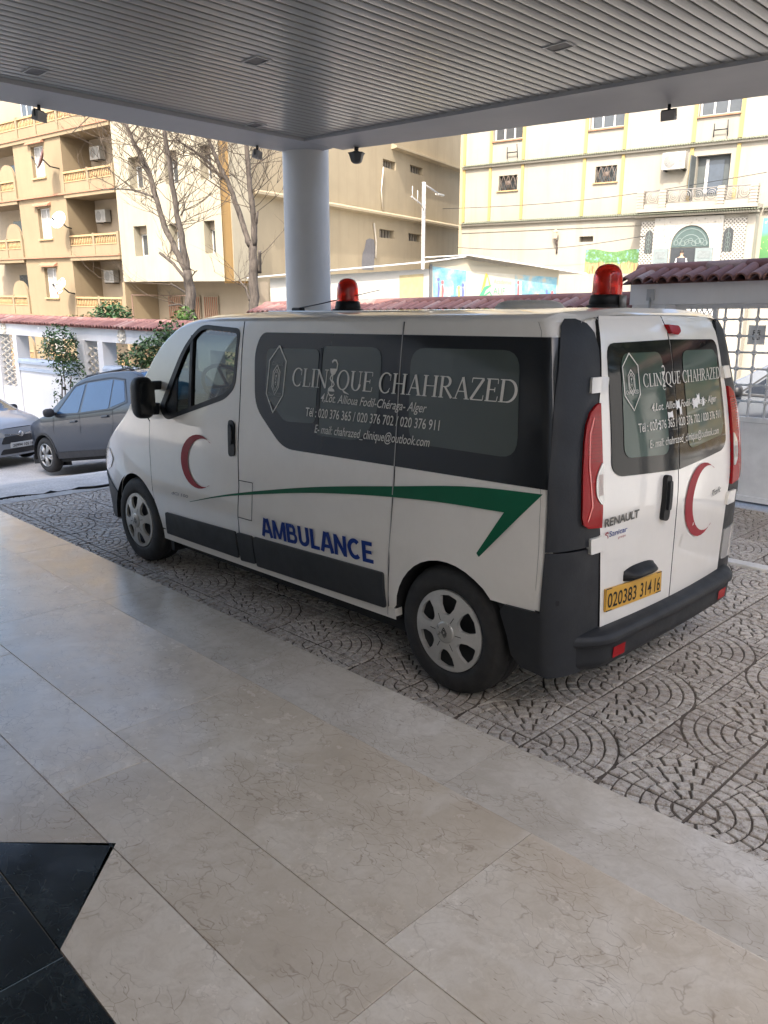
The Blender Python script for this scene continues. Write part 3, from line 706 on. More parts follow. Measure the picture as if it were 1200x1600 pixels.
mb = MB(); put_text(mb, 'RENAULT', rear_map, .640, .918, .370, .922, .038, .0165, .030); mb.build('maker_badge', plain('badge_dark', (.10, .10, .095), .3, .6), van, False)
mb = MB(); put_text(mb, 'Trafic', rear_map, -.405, .895, -.535, .905, .035, .0165, .012, .3); mb.build('model_badge', plain('badge_dark', (.10, .10, .095), .3, .6), van, False)
mb = MB(); put_text(mb, 'Sanicar', rear_map, .600, .868, .460, .870, .026, .0165, .006); mb.build('converter_name', M_blue, van, False)
mb = MB(); put_text(mb, 'S', rear_map, .632, .86, .606, .86, .034, .0165, .03); put_text(mb, 'groupe', rear_map, .53, .848, .47, .849, .012, .0165); mb.build('converter_mark', M_red, van, False)
# fuel flap lines and seam strip on the left side
mb = MB()
for a, b in (((1.690, .838), (1.545, .842)), ((1.545, .842), (1.575, .60)), ((1.575, .60), (1.722, .598))): stroke(mb, [a, b], .005, VS, .003)
mb.build('fuel_flap_gap', M_gap, van, False)
mb = MB(); stroke(mb, [(x, z+.0) for x, z in seam], .006, VS, .0075); mb.build('band_seam', plain('seam_pale', (.35, .34, .32), .5), van, False)
# ------------------------------------------------------------------ ground, paving, marble platform
def ground_z(x, y):
    z = -.95*smooth01((x-6.2)/6.2)
    if y < -6: z -= .035*min(60, -6-y)
    return z-.022
t = NT('worn_concrete'); c = t.coord('Object')
big = t.noise(c, .35, 6, .65); fine = t.noise(c, 42, 3, .7); mid_ = t.noise(c, 3.2, 6, .7)
col = t.mix(t.ramp(fine, [(.38, 0.), (.62, 1.)]), (.36, .35, .335), (.54, .525, .50))
col = t.mix(t.math('MULTIPLY', t.ramp(mid_, [(.42, 0.), (.66, 1.)]), .6), col, (.30, .29, .275))
col = t.mix(t.math('MULTIPLY', t.ramp(big, [(.45, 0.), (.65, 1.)]), .5), col, (.58, .565, .545))
t.set(col=col, rough=.85, spec=.3); t.bump(fine, .5, .01); M_conc = t.mat
mb = MB()
gx = [-600, -150, -60, -25, -12, -6]+[i for i in range(-4, 25)]+[28, 34, 45, 70, 150, 600]; gy = [-600, -150, -70, -50, -40, -30, -20, -14, -10, -7, -6, -5, -4, -3, -2, -1, 0, 1, 2, 4, 8, 14, 24, 60, 150, 600]
mb.add([(x, y, ground_z(x, y)) for x in gx for y in gy], [(i*len(gy)+j, (i+1)*len(gy)+j, (i+1)*len(gy)+j+1, i*len(gy)+j+1) for i in range(len(gx)-1) for j in range(len(gy)-1)], 0, True)
tag(mb.build('ground', M_conc), kind='structure')

t = NT('paving_sett'); c = t.coord('Object'); oi = t.n('ObjectInfo')
cc = t.n('VectorMath', operation='ADD'); t.l(c, cc.inputs[0]); sc_ = t.n('VectorMath', operation='SCALE'); t.l(oi.outputs['Location'], sc_.inputs[0]); sc_.inputs['Scale'].default_value = 1.0; t.l(sc_.outputs[0], cc.inputs[1]); vv = cc.outputs[0]
pat = t.noise(vv, 26, 6, .75); sp = t.noise(vv, 120, 3, .7); lg_ = t.noise(vv, 1.1, 4, .6)
col = t.ramp(pat, [(.36, (.12, .092, .07)), (.44, (.35, .305, .255)), (.58, (.54, .495, .435))])
col = t.mix(t.math('MULTIPLY', t.ramp(sp, [(.52, 0.), (.60, 1.)]), .5), col, (.66, .645, .62))
col = t.mix(t.math('MULTIPLY', t.ramp(lg_, [(.4, 0.), (.65, 1.)]), .55), col, (.20, .165, .135))
t.set(col=col, rough=.62, spec=.4); t.bump(t.noise(vv, 70, 4, .7), .45, .004); M_sett = t.mat
M_grout = plain('paving_grout', (.075, .062, .05), .95, 0, 0, .3, 30)
SL = .367
def sett(mb, poly, rnd):
    n = len(poly); cx = sum(p[0] for p in poly)/n; cy = sum(p[1] for p in poly)/n
    dz = rnd.uniform(-.0015, .0015); tx, ty = rnd.uniform(-.03, .03), rnd.uniform(-.03, .03)
    def ins(d):
        o = []
        for x, y in poly:
            v = Vector((cx-x, cy-y)); L = v.length
            q = Vector((x, y))+v*(min(.45, d*1.35/L) if L > 0 else 0); o.append(q)
        return o
    a, b, c_ = ins(.0016), ins(.0026), ins(.0052)
    V = [(p.x, p.y, -.011) for p in a]+[(p.x, p.y, -.0030+dz) for p in b]+[(p.x, p.y, dz+(p.x-cx)*tx+(p.y-cy)*ty) for p in c_]
    F = [(i, (i+1) % n, n+(i+1) % n, n+i) for i in range(n)]+[(n+i, n+(i+1) % n, 2*n+(i+1) % n, 2*n+i) for i in range(n)]+[tuple(range(2*n, 3*n))]
    mb.add(V, F, 0)
def slab_mesh(seed):
    rnd = random.Random(seed); mb = MB(); rw = .0565
    sett(mb, [(.004, .004), (.026, .004), (.021, .021), (.004, .026)], rnd)
    for i in range(6):
        r0, r1 = .028+rw*i, .028+rw*(i+1)-.003; n = max(1, round(math.pi/2*(r0+r1)/2/.066)); cut = [0]
        for k in range(1, n): cut.append(math.pi/2*(k+rnd.uniform(-.16, .16)+(.0 if i % 2 else .12))/n)
        cut.append(math.pi/2)
        for k in range(n):
            g = .0026/r0; a0, a1 = cut[k]+g, cut[k+1]-g; am = (a0+a1)/2
            P = lambda r, a: (max(.003, r*math.cos(a)), max(.003, r*math.sin(a)))
            sett(mb, [P(r0, a0), P(r1, a0), P(r1, am), P(r1, a1), P(r0, a1), P(r0, am)], rnd)
    Rr = .028+rw*6; ys = [.10, .155, .21, .265, .318, SL-.001]
    for j in range(len(ys)-1):
        xs0 = .06+(.03 if j % 2 else 0); xk = [xs0+.068*k for k in range(6)]; xk = [x for x in xk if x < SL-.03]+[SL-.001]
        for i in range(len(xk)-1):
            q = [(xk[i]+.0015, ys[j]+.0015), (xk[i+1]-.0015, ys[j]+.0015), (xk[i+1]-.0015, ys[j+1]-.0015), (xk[i]+.0015, ys[j+1]-.0015)]
            d = [math.hypot(*p) for p in q]
            if max(d) < Rr+.012: continue
            q2 = []
            for p, dd in zip(q, d):
                k = (Rr+.002)/dd if dd < Rr+.002 else 1; q2.append((min(SL-.001, p[0]*k), min(SL-.001, p[1]*k)))
            A = abs(sum(q2[a][0]*q2[(a+1) % 4][1]-q2[(a+1) % 4][0]*q2[a][1] for a in range(4)))/2
            if A > .0004: sett(mb, q2, rnd)
    mb.add([(0, 0, -.0085), (SL, 0, -.0085), (SL, SL, -.0085), (0, SL, -.0085)], [(0, 1, 2, 3)], 1)
    return mb.mesh('paving_slab', [M_sett, M_grout])
SLABS = [slab_mesh(s) for s in range(4)]
def lay(root, x0, x1, y0, y1):
    """circles of setts: four slabs meet at each circle's centre"""
    rnd = random.Random(3)
    i0, i1 = math.floor((x0+.555)/.74)-1, math.ceil((x1+.555)/.74)+1
    j0, j1 = math.floor((y0-.245)/.736)-1, math.ceil((y1-.245)/.736)+1; n = 0
    for i in range(i0, i1+1):
        for j in range(j0, j1+1):
            cx, cy = -.555+.74*i, .245+.736*j
            for q in range(4):
                a = q*math.pi/2; mx, my = cx+.26*math.cos(a+math.pi/4), cy+.26*math.sin(a+math.pi/4)
                if x0 < mx < x1 and y0 < my < y1:
                    o = link('paving_slab', SLABS[rnd.randrange(4)], root, (cx+.002*math.cos(a+.78), cy+.002*math.sin(a+.78), rnd.uniform(-.0015, .0015)), (rnd.uniform(-.003, .003), rnd.uniform(-.003, .003), a)); n += 1
    return n
mb = MB(); mb.box(-3.9, 6.05, -2.22, 1.45, -.3, -.0078); fc = mb.build('forecourt_paving', plain('paving_mortar', (.115, .094, .076), .95, 0, 0, .35, 14)); tag(fc, kind='structure')
n1 = lay(fc, -2.6, 6.05, -2.22, 1.35)
mb = MB(); mb.box(-3.9, 3.5, -4.0, -2.34, -.3, -.0078); gp = mb.build('gate_paving', plain('paving_mortar', (.115, .094, .076))); tag(gp, kind='structure')
n2 = lay(gp, -.8, 2.2, -4.0, -2.34)
M_kerb = plain('white_kerb', (.62, .61, .58), .7, 0, 0, .12, 8, .2)
mb = MB()
kr = bpy.data.objects.new('kerb', None); COL.objects.link(kr); tag(kr, kind='structure')
for k in range(10):
    mb = MB(); mb.bbox(-3.4+k*.6+.004, -2.8+k*.6-.004, -2.335, -2.225, -.1, .02, .01); mb.build('kerb_stone', M_kerb, kr)
mb = MB(); mb.box(5.85, 6.05, -2.2, 1.3, -.2, .004); tag(mb.build('drive_edge', plain('edge_concrete', (.36, .35, .33), .85, 0, 0, .2, 12, .3)), kind='structure')
mb = MB(); rnd = random.Random(5); pts = []
for k in range(40):
    f = k/39; x = 6.35-.55*f+.03*math.sin(k*.9); y = 1.9-2.9*f; pts.append((x, y, .018+max(ground_z(x, y), -.022 if x > 6.05 else 0)))
mb.tube(pts, .014, 6); tag(mb.build('ground_cable', M_black), 'black cable lying across the drive ahead of the ambulance', 'cable')

def marble(name, base, dark, light, vein, vs=2.0, vamt=.8, rough=.14):
    t = NT(name); c = t.coord('Object'); oi = t.n('ObjectInfo')
    ad = t.n('VectorMath', operation='ADD'); t.l(c, ad.inputs[0])
    cb = t.n('CombineXYZ'); t.l(t.math('MULTIPLY', oi.outputs['Random'], 37.), cb.inputs[0]); t.l(t.math('MULTIPLY', oi.outputs['Random'], 91.), cb.inputs[1]); t.l(t.math('MULTIPLY', oi.outputs['Random'], 13.), cb.inputs[2]); t.l(cb.outputs[0], ad.inputs[1])
    v = ad.outputs[0]
    n1 = t.noise(v, 1.6, 7, .62, .4); n2 = t.noise(v, 9, 6, .7, .6)
    col = t.ramp(n1, [(.30, dark), (.5, base), (.68, light)])
    bl = t.noise(v, 5.0, 6, .7, 1.0); col = t.mix(t.math('MULTIPLY', t.ramp(bl, [(.48, 0.), (.64, 1.)]), .55), col, dark)
    fm_ = t.noise(v, 22., 5, .75, .8); col = t.mix(t.math('MULTIPLY', t.ramp(fm_, [(.46, 0.), (.62, 1.)]), .35), col, dark)
    pt_ = t.noise(v, 3.3, 3, .5, .6); col = t.mix(t.math('MULTIPLY', t.ramp(pt_, [(.60, 0.), (.66, 1.)]), .5), col, light)
    col = t.mix(t.math('MULTIPLY', t.ramp(n2, [(.45, 0.), (.7, 1.)]), .35), col, dark)
    # wandering veins: noise zero-crossings, stretched
    mp = t.n('Mapping'); mp.inputs['Rotation'].default_value = (0, 0, .5); mp.inputs['Scale'].default_value = (vs, vs*2.1, vs); t.l(v, mp.inputs[0])
    def veins(sc, wd, dist):
        f = t.noise(mp.outputs[0], sc, 5, .6, dist); a = t.math('ABSOLUTE', t.math('SUBTRACT', f, .5)); return t.ramp(a, [(0., 1.), (wd, 0.)])
    def cracks(sc, wd, amt, rot, st):
        nz = t.n('TexNoise', Scale=5., Detail=4.); t.l(v, nz.inputs['Vector'])
        ds = t.n('VectorMath', operation='SCALE'); t.l(nz.outputs['Color'], ds.inputs[0]); ds.inputs['Scale'].default_value = amt
        a2 = t.n('VectorMath', operation='ADD'); t.l(v, a2.inputs[0]); t.l(ds.outputs[0], a2.inputs[1])
        m3 = t.n('Mapping'); m3.inputs['Rotation'].default_value = (0, 0, rot); m3.inputs['Scale'].default_value = (1, st, 1); t.l(a2.outputs[0], m3.inputs[0])
        vv_ = t.n('TexVoronoi', Scale=sc, feature='DISTANCE_TO_EDGE'); t.l(m3.outputs[0], vv_.inputs['Vector'])
        return t.ramp(vv_.outputs['Distance'], [(0., 1.), (wd, 0.)])
    va = cracks(3.6, .014, .34, .6, 1.8); vb = cracks(12.0, .030, .20, .5, 2.2)
    gate = t.ramp(t.noise(v, 4.5, 4, .6), [(.42, 0.), (.56, 1.)])
    col = t.mix(t.math('MULTIPLY', t.math('MULTIPLY', va, gate), vamt*.48), col, vein)
    g2 = t.ramp(t.noise(v, 5.0, 5, .65), [(.47, 0.), (.58, 1.)])
    col = t.mix(t.math('MULTIPLY', t.math('MULTIPLY', vb, g2), vamt*.68), col, vein)
    # little dark flecks
    vo = t.n('TexVoronoi', Scale=20.); mp2 = t.n('Mapping'); mp2.inputs['Rotation'].default_value = (0, 0, .9); mp2.inputs['Scale'].default_value = (1, 3.4, 1); t.l(v, mp2.inputs[0]); t.l(mp2.outputs[0], vo.inputs['Vector'])
    fl = t.math('MULTIPLY', t.ramp(vo.outputs['Distance'], [(.06, 1.), (.14, 0.)]), t.ramp(t.noise(v, 5, 2), [(.46, 0.), (.56, 1.)]))
    col = t.mix(t.math('MULTIPLY', fl, .7), col, vein)
    hs = t.n('HueSaturation'); t.l(col, hs.inputs['Color']); t.l(t.math('ADD', t.math('MULTIPLY', oi.outputs['Random'], .10), .95), hs.inputs['Value'])
    t.set(col=hs.outputs[0], spec=.5)
    t.set(rough=t.ramp(t.noise(v, 6, 5, .7), [(.35, rough+.03), (.7, rough+.17)]))
    t.bump(t.noise(v, 3.0, 2), .06, .01)
    return t.mat
M_marb = marble('cream_marble', (.64, .55, .435), (.51, .42, .315), (.73, .65, .545), (.22, .15, .10))
M_marb_sky = marble('sky_tinted_marble', (.60, .54, .455), (.48, .42, .34), (.69, .635, .56), (.24, .185, .14), 2.0, .8, .10)  # lower tread: sky reflected at a grazing angle is put into the greyer colour
M_dark = marble('dark_green_marble', (.018, .024, .026), (.008, .011, .013), (.035, .045, .046), (.10, .12, .11), 3., .30, .10)
M_joint = plain('tile_joint', (.16, .13, .10), .9)
ZL, ZU = .12, .27
YL, YU = 1.252, 1.846
pf = bpy.data.objects.new('marble_platform', None); COL.objects.link(pf); tag(pf, kind='structure')
mb = MB(); mb.box(-6, 7.2, YL+.022, 9, -.3, ZL-.031); mb.box(-6, 7.2, YU+.022, 9, -.2, ZU-.0305); mb.build('platform_core', M_joint, pf)
def tile(x0, x1, y0, y1, z, mat, nose=False, b=.0022):
    mb = MB(); g = .0012
    cx, cy = (x0+x1)/2, (y0+y1)/2
    if nose:
        r = .011; ya, yb = y0+g-cy, y1-g-cy
        pr_ = [(ya, -.03), (ya, -r)]+[(ya+r*(1-math.cos(R(22.5*k))), -r+r*math.sin(R(22.5*k))) for k in range(1, 5)]+[(yb-.001, 0), (yb, -.001), (yb, -.03)]
        mb.prism(pr_, x0+g-cx, x1-g-cx, 'x')
    else: mb.bbox(x0+g-cx, x1-g-cx, y0+g-cy, y1-g-cy, -.03, 0, b)
    return mb.build('marble_tile', mat, pf), (cx, cy, z)
def put_tile(*a, **k):
    o, l_ = tile(*a, **k); o.location = l_; return o
# lower tread and its riser
xj = [-3.4, -2.0, -.64, .75, 2.15, 3.55, 4.9, 6.2, 7.2]
for a, b in zip(xj, xj[1:]):
    put_tile(a, b, YL, YU+.01, ZL, M_marb_sky, nose=True)
    mb = MB(); mb.bbox(a+.001, b-.001, YL+.012, YL+.030, -.05, ZL-.0305, .001); mb.build('riser', M_marb, pf)
rows = [(YU, 2.487, [-4.0, -2.6, -1.158, .31, 1.78, 3.2, 4.6, 6.0, 7.2], True), (2.487, 2.80, [-2.9, -1.267, .05, 1.35, 2.6, 3.9, 5.2, 6.5, 7.2], False),]
for y0, y1, xs0, nz in rows:
    for a, b in zip(xs0, xs0[1:]):
        if y0 == YU: put_tile(a, b, y0, y1, ZU, M_marb, nose=True)
        else: put_tile(a, b, y0, y1, ZU, M_marb)
for a, b in zip(rows[0][2], rows[0][2][1:]):
    mb = MB(); mb.bbox(a+.001, b-.001, YU+.012, YU+.030, ZL+.001, ZU-.0305, .001); mb.build('riser', M_marb, pf)
# row with the dark star points
def poly_tile(poly, mat):
    mb = MB(); n = len(poly); cx = sum(p[0] for p in poly)/n; cy = sum(p[1] for p in poly)/n
    q = [(p[0]-cx, p[1]-cy) for p in poly]; q = [(x*(1-.0015/max(.05, math.hypot(x, y))), y*(1-.0015/max(.05, math.hypot(x, y)))) for x, y in q]
    mb.prism(q, -.03, 0); o = mb.build('marble_tile', mat, pf); o.location = (cx, cy, ZU); return o
YD = 3.077; tips = [-.312, -.312+1.24, -.312+2.48, -.312-1.24]; hb = .295
tips.sort()
edges = []
for tx in tips:
    poly_tile([(tx, 2.783), (tx+hb, YD), (tx-hb, YD)], M_dark)
for a, b in zip(tips, tips[1:]):
    poly_tile([(a, 2.802), (b, 2.802), (b, 2.803), (b-hb+.003, YD), (a+hb-.003, YD), (a, 2.803)][0:1]+[(b, 2.802), (b-hb+.004, YD), (a+hb-.004, YD)], M_marb)
poly_tile([(tips[-1], 2.802), (7.2, 2.802), (7.2, YD), (tips[-1]+hb-.004, YD)], M_marb)
poly_tile([(-4.0, 2.802), (tips[0], 2.802), (tips[0]-hb+.004, YD), (-4.0, YD)], M_marb)
for a, b in zip([-2.2, -1.45, -.632, .0, .62, 1.24, 1.86, 2.48], [-1.45, -.632, .0, .62, 1.24, 1.86, 2.48, 3.1]): put_tile(a, b, YD+.001, YD+.62, ZU, M_dark)
put_tile(3.1, 7.2, YD+.001, YD+.62, ZU, M_marb); put_tile(-4.0, -2.2, YD+.001, YD+.62, ZU, M_marb)
for k in range(7):
    for r_ in range(5): put_tile(-4+k*1.6, -4+(k+1)*1.6, YD+.622+r_*1.05, YD+.622+(r_+1)*1.05, ZU, M_marb)

# ------------------------------------------------------------------ canopy with its column
cn = thing('clinic_canopy', 'grey slatted entrance canopy on one white column over the ambulance', 'canopy', (0, 0, 0))
M_slat = plain('soffit_slat_paint', (.285, .28, .258), .33, .15, .1, .05, .8)
M_beam = plain('canopy_beam_paint', (.36, .36, .365), .6, 0, 0, .05, 1.2, .1)
M_col = plain('column_paint', (.57, .56, .54), .75, 0, 0, .06, 1.5, .15)
ZC = 3.64
far_y = lambda x: -2.63-(4.96-x)*.2638          # outer edge beside the gate
in_y = lambda x: -2.15-(4.40-x)*.16
XF0, XF1 = 4.73, 5.31
mb = MB(); p = .0925; wv = p-.014
prof = [(-wv/2, .028), (-wv/2, .004), (-wv/2+.006, .0), (-wv*.16, -.0015), (wv*.16, -.0015), (wv/2-.006, 0), (wv/2, .004), (wv/2, .028)]
mb.add([(x, 0, z) for x, z in prof]+[(x, 1, z) for x, z in prof], [(i, i+1, len(prof)+i+1, len(prof)+i) for i in range(len(prof)-1)])
mb.add([(wv/2, 0, .02), (p-wv/2, 0, .02), (p-wv/2, 1, .02), (wv/2, 1, .02)], [(0, 1, 2, 3)], 1)
slat = mb.mesh('slat', [M_slat, plain('slat_groove', (.17, .17, .16), .7)])
x = XF0-.05; k = 0
while x > -2.6:
    y0 = in_y(x)-.12
    o = link('slat', slat, cn, (x, y0, ZC+.032)); o.scale = (1, 8.4-y0, 1); x -= p; k += 1
mb = MB()
def slabq(poly, z0, z1): mb.prism(poly, z0, z1)
slabq([(XF0, 8.4), (XF0, in_y(XF0)), (XF0+.05, far_y(XF1)), (XF1, far_y(XF1)), (XF1, 8.4)], ZC, ZC+.42)
mb.build('front_beam', M_beam, cn)
mb = MB(); slabq([(XF0-.002, in_y(XF0)), (-2.8, in_y(-2.8)), (-2.8, far_y(-2.8)), (XF0+.048, far_y(XF0+.048)-.001)], ZC+.002, ZC+.42)
mb.build('side_beam', M_beam, cn)
mb = MB(); slabq([(XF1-.01, 8.4), (XF1-.01, far_y(XF1)+.02), (-2.78, far_y(-2.78)+.02), (-2.78, 8.4)], ZC+.30, ZC+.45); mb.build('roof_slab', M_beam, cn)
mb = MB(); mb.lathe([(.262, -.02), (.262, ZC+.05)], (5.21, -2.50, 0), n=48); mb.lathe([(.29, -.02), (.29, .12), (.262, .14)], (5.21, -2.50, 0), n=48); mb.build('column', M_col, cn, False)
# recessed lamps
for (lx, ly) in ((2.95, -.21), (1.20, -1.55), (4.36, .86), (4.60, -1.37)):
    mb = MB()
    for a in ((-.10, .10, -.07, -.058), (-.10, .10, .058, .07), (-.10, -.085, -.058, .058), (.085, .10, -.058, .058)): mb.box(lx+a[0], lx+a[1], ly+a[2], ly+a[3], ZC+.024, ZC+.034)
    f = mb.build('downlight_frame', plain('lamp_frame', (.35, .35, .34), .4), cn)
    mb = MB(); mb.box(lx-.084, lx+.084, ly-.057, ly+.057, ZC+.0285, ZC+.031); mb.build('downlight_recess', plain('lamp_recess', (.05, .048, .045), .5), f)
# the clinic itself, behind the viewer, plus an unseen block added for shade
M_clin = stucco('clinic_render', (.76, .73, .66), (.5, .46, .4), .2)
mb = MB(); mb.box(-9.5, 14, 8.4, 20, -2, 17.5); mb.build('clinic_wall', M_clin, cn)
mb = MB(); mb.box(-16, -11, -5, 8.39, -2, 8.2); mb.build('added_shade_block', M_clin, cn)  # unseen block added to cut the light on the van's rear and the floor
mb = MB()
for k in range(6): mb.box(-4+k*1.5, -2.6+k*1.5, 8.36, 8.395, ZU, 2.6)
mb.build('entrance_glazing', M_band, cn)
def flood(x, y, z, rz, label):
    f = thing('floodlight', label, 'floodlight', (x, y, z), rz, 'floodlights under the canopy edge'); f.scale = (.72, .72, .72)
    mb = MB(); mb.tube([(0, 0, 0), (0, 0, -.06)], .02, 8); mb.tube([(-.09, 0, -.14), (-.09, 0, -.06), (.09, 0, -.06), (.09, 0, -.14)], .008, 6); mb.build('bracket', M_grey, f)
    mb = MB(); mb.prism([(-.05, -.08), (.03, -.06), (.06, -.17), (-.03, -.19)], -.085, .085, 'x'); mb.build('lamp_body', plain('lamp_grey', (.30, .28, .26), .6), f)
    mb = MB(); mb.add([(-.075, .036, -.072), (.075, .036, -.072), (.075, .061, -.160), (-.075, .061, -.160)], [(0, 1, 2, 3)]); mb.build('lamp_glass', plain('lamp_pane', (.3, .29, .27), .15), f, False)
flood(5.22, .50, ZC, R(-60), 'floodlight under the front beam at the far left, over the balconies')
flood(5.25, -1.86, ZC, R(-60), 'floodlight under the front beam just left of the white column')
flood(1.32, -3.45, ZC, R(190), 'floodlight under the side beam at the right, over the white house')
f = thing('hanging_lantern', 'small dark lantern hanging from the side beam right of the column', 'lantern', (4.55, -2.68, ZC))
mb = MB(); mb.tube([(0, 0, 0), (0, 0, -.03)], .025, 8); mb.lathe([(.01, -.03), (.05, -.05), (.10, -.06), (.085, -.075), (.06, -.15), (.04, -.165), (.0, -.17)], n=6, smooth=False); mb.build('lantern_body', plain('lantern_dark', (.05, .05, .05), .5), f)
# ------------------------------------------------------------------ boundary walls with tiled coping
M_wall = stucco('white_wall', (.62, .63, .65), (.42, .42, .42), .25, .5)
t = NT('clay_tile'); oi = t.n('ObjectInfo'); c_ = t.noise(t.coord(), 9, 5, .7)
base_ = t.ramp(oi.outputs['Random'], [(0., (.19, .085, .075)), (.5, (.27, .13, .11)), (.85, (.33, .18, .15)), (1., (.36, .26, .23))])
t.set(col=t.mix(t.math('MULTIPLY', t.ramp(c_, [(.45, 0.), (.65, 1.)]), .5), base_, (.15, .10, .095)), rough=.8, spec=.25); t.bump(c_, .4, .01); M_tile = MATS['clay_tile'] = t.mat
M_tile2 = plain('faded_tile', (.36, .30, .30), .8, 0, 0, .3, 5, .3)
M_coping = plain('blue_grey_coping', (.30, .36, .45), .6, 0, 0, .1, 4)
mb = MB(); n = 7
def tile_pt(u, v):
    r = .062-.010*v; a = math.pi*u; return (r*math.cos(a), v*.40, .030+r*.85*math.sin(a)+.135*v)
mb.grid(tile_pt, n, 2)
mb.grid(lambda u, v: (lambda p: (p[0]*.82, p[1]+.0, p[2]-.014))(tile_pt(u, v)), n, 2)
mb.add([tile_pt(i/n, 0) for i in range(n+1)]+[(lambda p: (p[0]*.82, p[1], p[2]-.014))(tile_pt(i/n, 0)) for i in range(n+1)], [(i, i+1, n+2+i, n+1+i) for i in range(n)])
TILE = mb.mesh('roof_tile', M_tile); TILEB = TILE.copy(); TILEB.materials.clear(); TILEB.materials.append(M_tile2)
mb = MB(); mb.grid(lambda u, v: (.42*v, .10*math.cos(math.pi*u), .085*math.sin(math.pi*u)), 7, 1); RIDGE = mb.mesh('ridge_tile', M_tile)
def coping(root, x0, x1, zf, yf, pale=0.):
    """a row of half-round tiles sloping to the front, flat pans under them and ridge tiles on top; zf(x) = eave height"""
    rnd = random.Random(int(x0*10)); x = x0+.1; k = 0
    while x < x1:
        z = zf(x); me = TILEB if rnd.random() < pale else TILE
        o = link('roof_tile', me, root, (x+rnd.uniform(-.005, .005), yf+rnd.uniform(-.016, .016), z-.03+rnd.uniform(-.005, .005)), (rnd.uniform(-.03, .03), 0, math.pi+rnd.uniform(-.05, .05))); x += .128; k += 1
    n = 24; mb = MB()
    mb.grid(lambda u, v: (x0+(x1-x0)*u, yf-.02-.38*v, zf(x0+(x1-x0)*u)-.022+.135*v), n, 1)
    mb.grid(lambda u, v: (x0+(x1-x0)*u, yf-.40-.38*v, zf(x0+(x1-x0)*u)+.113-.155*v), n, 1); mb.build('tile_bed', M_tile, root, False)
    x = x0
    while x < x1-.05:
        o = link('ridge_tile', RIDGE, root, (x, yf-.40, zf(x)+.112), (0, 0, rnd.uniform(-.02, .02))); o.scale = (min(1, (x1-x)/.42), 1, 1); x += .40
YW = -4.1
M_wall2 = stucco('gateway_white', (.82, .82, .83), (.5, .5, .5), .2, .5)
# left stretch
lw = thing('boundary_wall', 'white garden wall with red tile coping and lattice openings behind the parked cars', 'wall', (0, 0, 0))
zl = lambda x: 1.60+(x-10.9)*.017
mb = MB(); mb.add([(8.6, YW, zl(8.6)-.30), (26, YW, zl(26)-.30), (26, YW, zl(26)-.01), (8.6, YW, zl(8.6)-.01), (8.6, YW-.3, zl(8.6)-.30), (26, YW-.3, zl(26)-.30), (26, YW-.3, zl(26)-.01), (8.6, YW-.3, zl(8.6)-.01)], [(0, 1, 2, 3), (7, 6, 5, 4), (0, 4, 5, 1), (3, 2, 6, 7), (0, 3, 7, 4), (1, 5, 6, 2)]); mb.build('beam', M_wall, lw)
pill = [(26, 25.5), (23.2, 22.8), (20.6, 20.2), (19.12, 18.88), (15.35, 14.98), (14.3, 14.06), (10.3, 9.9), (9.0, 8.6)]
for a, b in pill:
    mb = MB(); mb.box(b, a, YW+.03, YW-.28, -1.5, zl(a)-.302); mb.build('pillar', M_wall, lw)
for a, b in ((25.5, 23.2), (22.8, 20.6), (18.88, 15.35), (14.06, 10.3)):
    mb = MB(); mb.box(b, a, YW, YW-.22, -1.5, .74); mb.build('low_wall', M_wall, lw)
    mb = MB(); mb.prism([(YW+.06, .74), (YW+.06, .80), (YW+.02, .86), (YW-.24, .86), (YW-.28, .80), (YW-.28, .74)], b-.02, a+.02, 'x'); mb.build('coping_ledge', M_coping, lw)
    mb = MB(); mb.box(b, a, YW+.04, YW-.26, .56, .64); mb.build('coping_band', M_coping, lw)
M_latt = plain('lattice_block', (.60, .56, .48), .85)
for a, b in ((20.2, 19.12), (14.98, 14.3)):
    mb = MB(); mb.box(b, a, YW, YW-.2, -1.5, .1); mb.build('low_wall', M_wall, lw)
    n = int((zl(a)-.30-.1)/.16)
    mb = MB()
    for i in range(n):
        for sg in (1, -1):
            z0 = .1+i*.16; x0, x1 = (b, a) if sg > 0 else (a, b)
            for k in range(2):
                xa, xb = b+(a-b)*k/2, b+(a-b)*(k+1)/2; q0, q1 = (xa, xb) if (sg > 0) else (xb, xa)
                mb.tube([(q0, YW-.08-.02*sg, z0), (q1, YW-.08-.02*sg, z0+.16)], .022, 4, smooth=False)
    mb.build('lattice', M_latt, lw)
for px in (13.2, 19.72, 16.9, 23.0):
    z = zl(px)-.155
    if px == 16.9: continue
    mb = MB(); mb.lathe([(0, .05), (.05, .048), (.07, .03), (.13, .028), (.16, .012), (.165, 0)], (0, 0, 0), 'y', 20)
    for k in range(8):
        a = R(45*k); mb.lathe([(0, .055), (.028, .045), (.038, .02)], (.11*math.cos(a), 0, .11*math.sin(a)), 'y', 8)
    o = mb.build('medallion', M_latt, lw, False); o.location = (px, YW, z)
coping(lw, 8.6, 26, zl, YW+.12)
# middle stretch
mw = thing('boundary_wall', 'low white wall with mauve tile coping directly behind the ambulance roof', 'wall', (0, 0, 0))
mb = MB(); mb.box(2.25, 8.6, YW, YW-.3, -1.3, 1.89); mb.build('wall_face', M_wall, mw)
coping(mw, 1.95, 8.6, lambda x: 1.90, YW+.12)
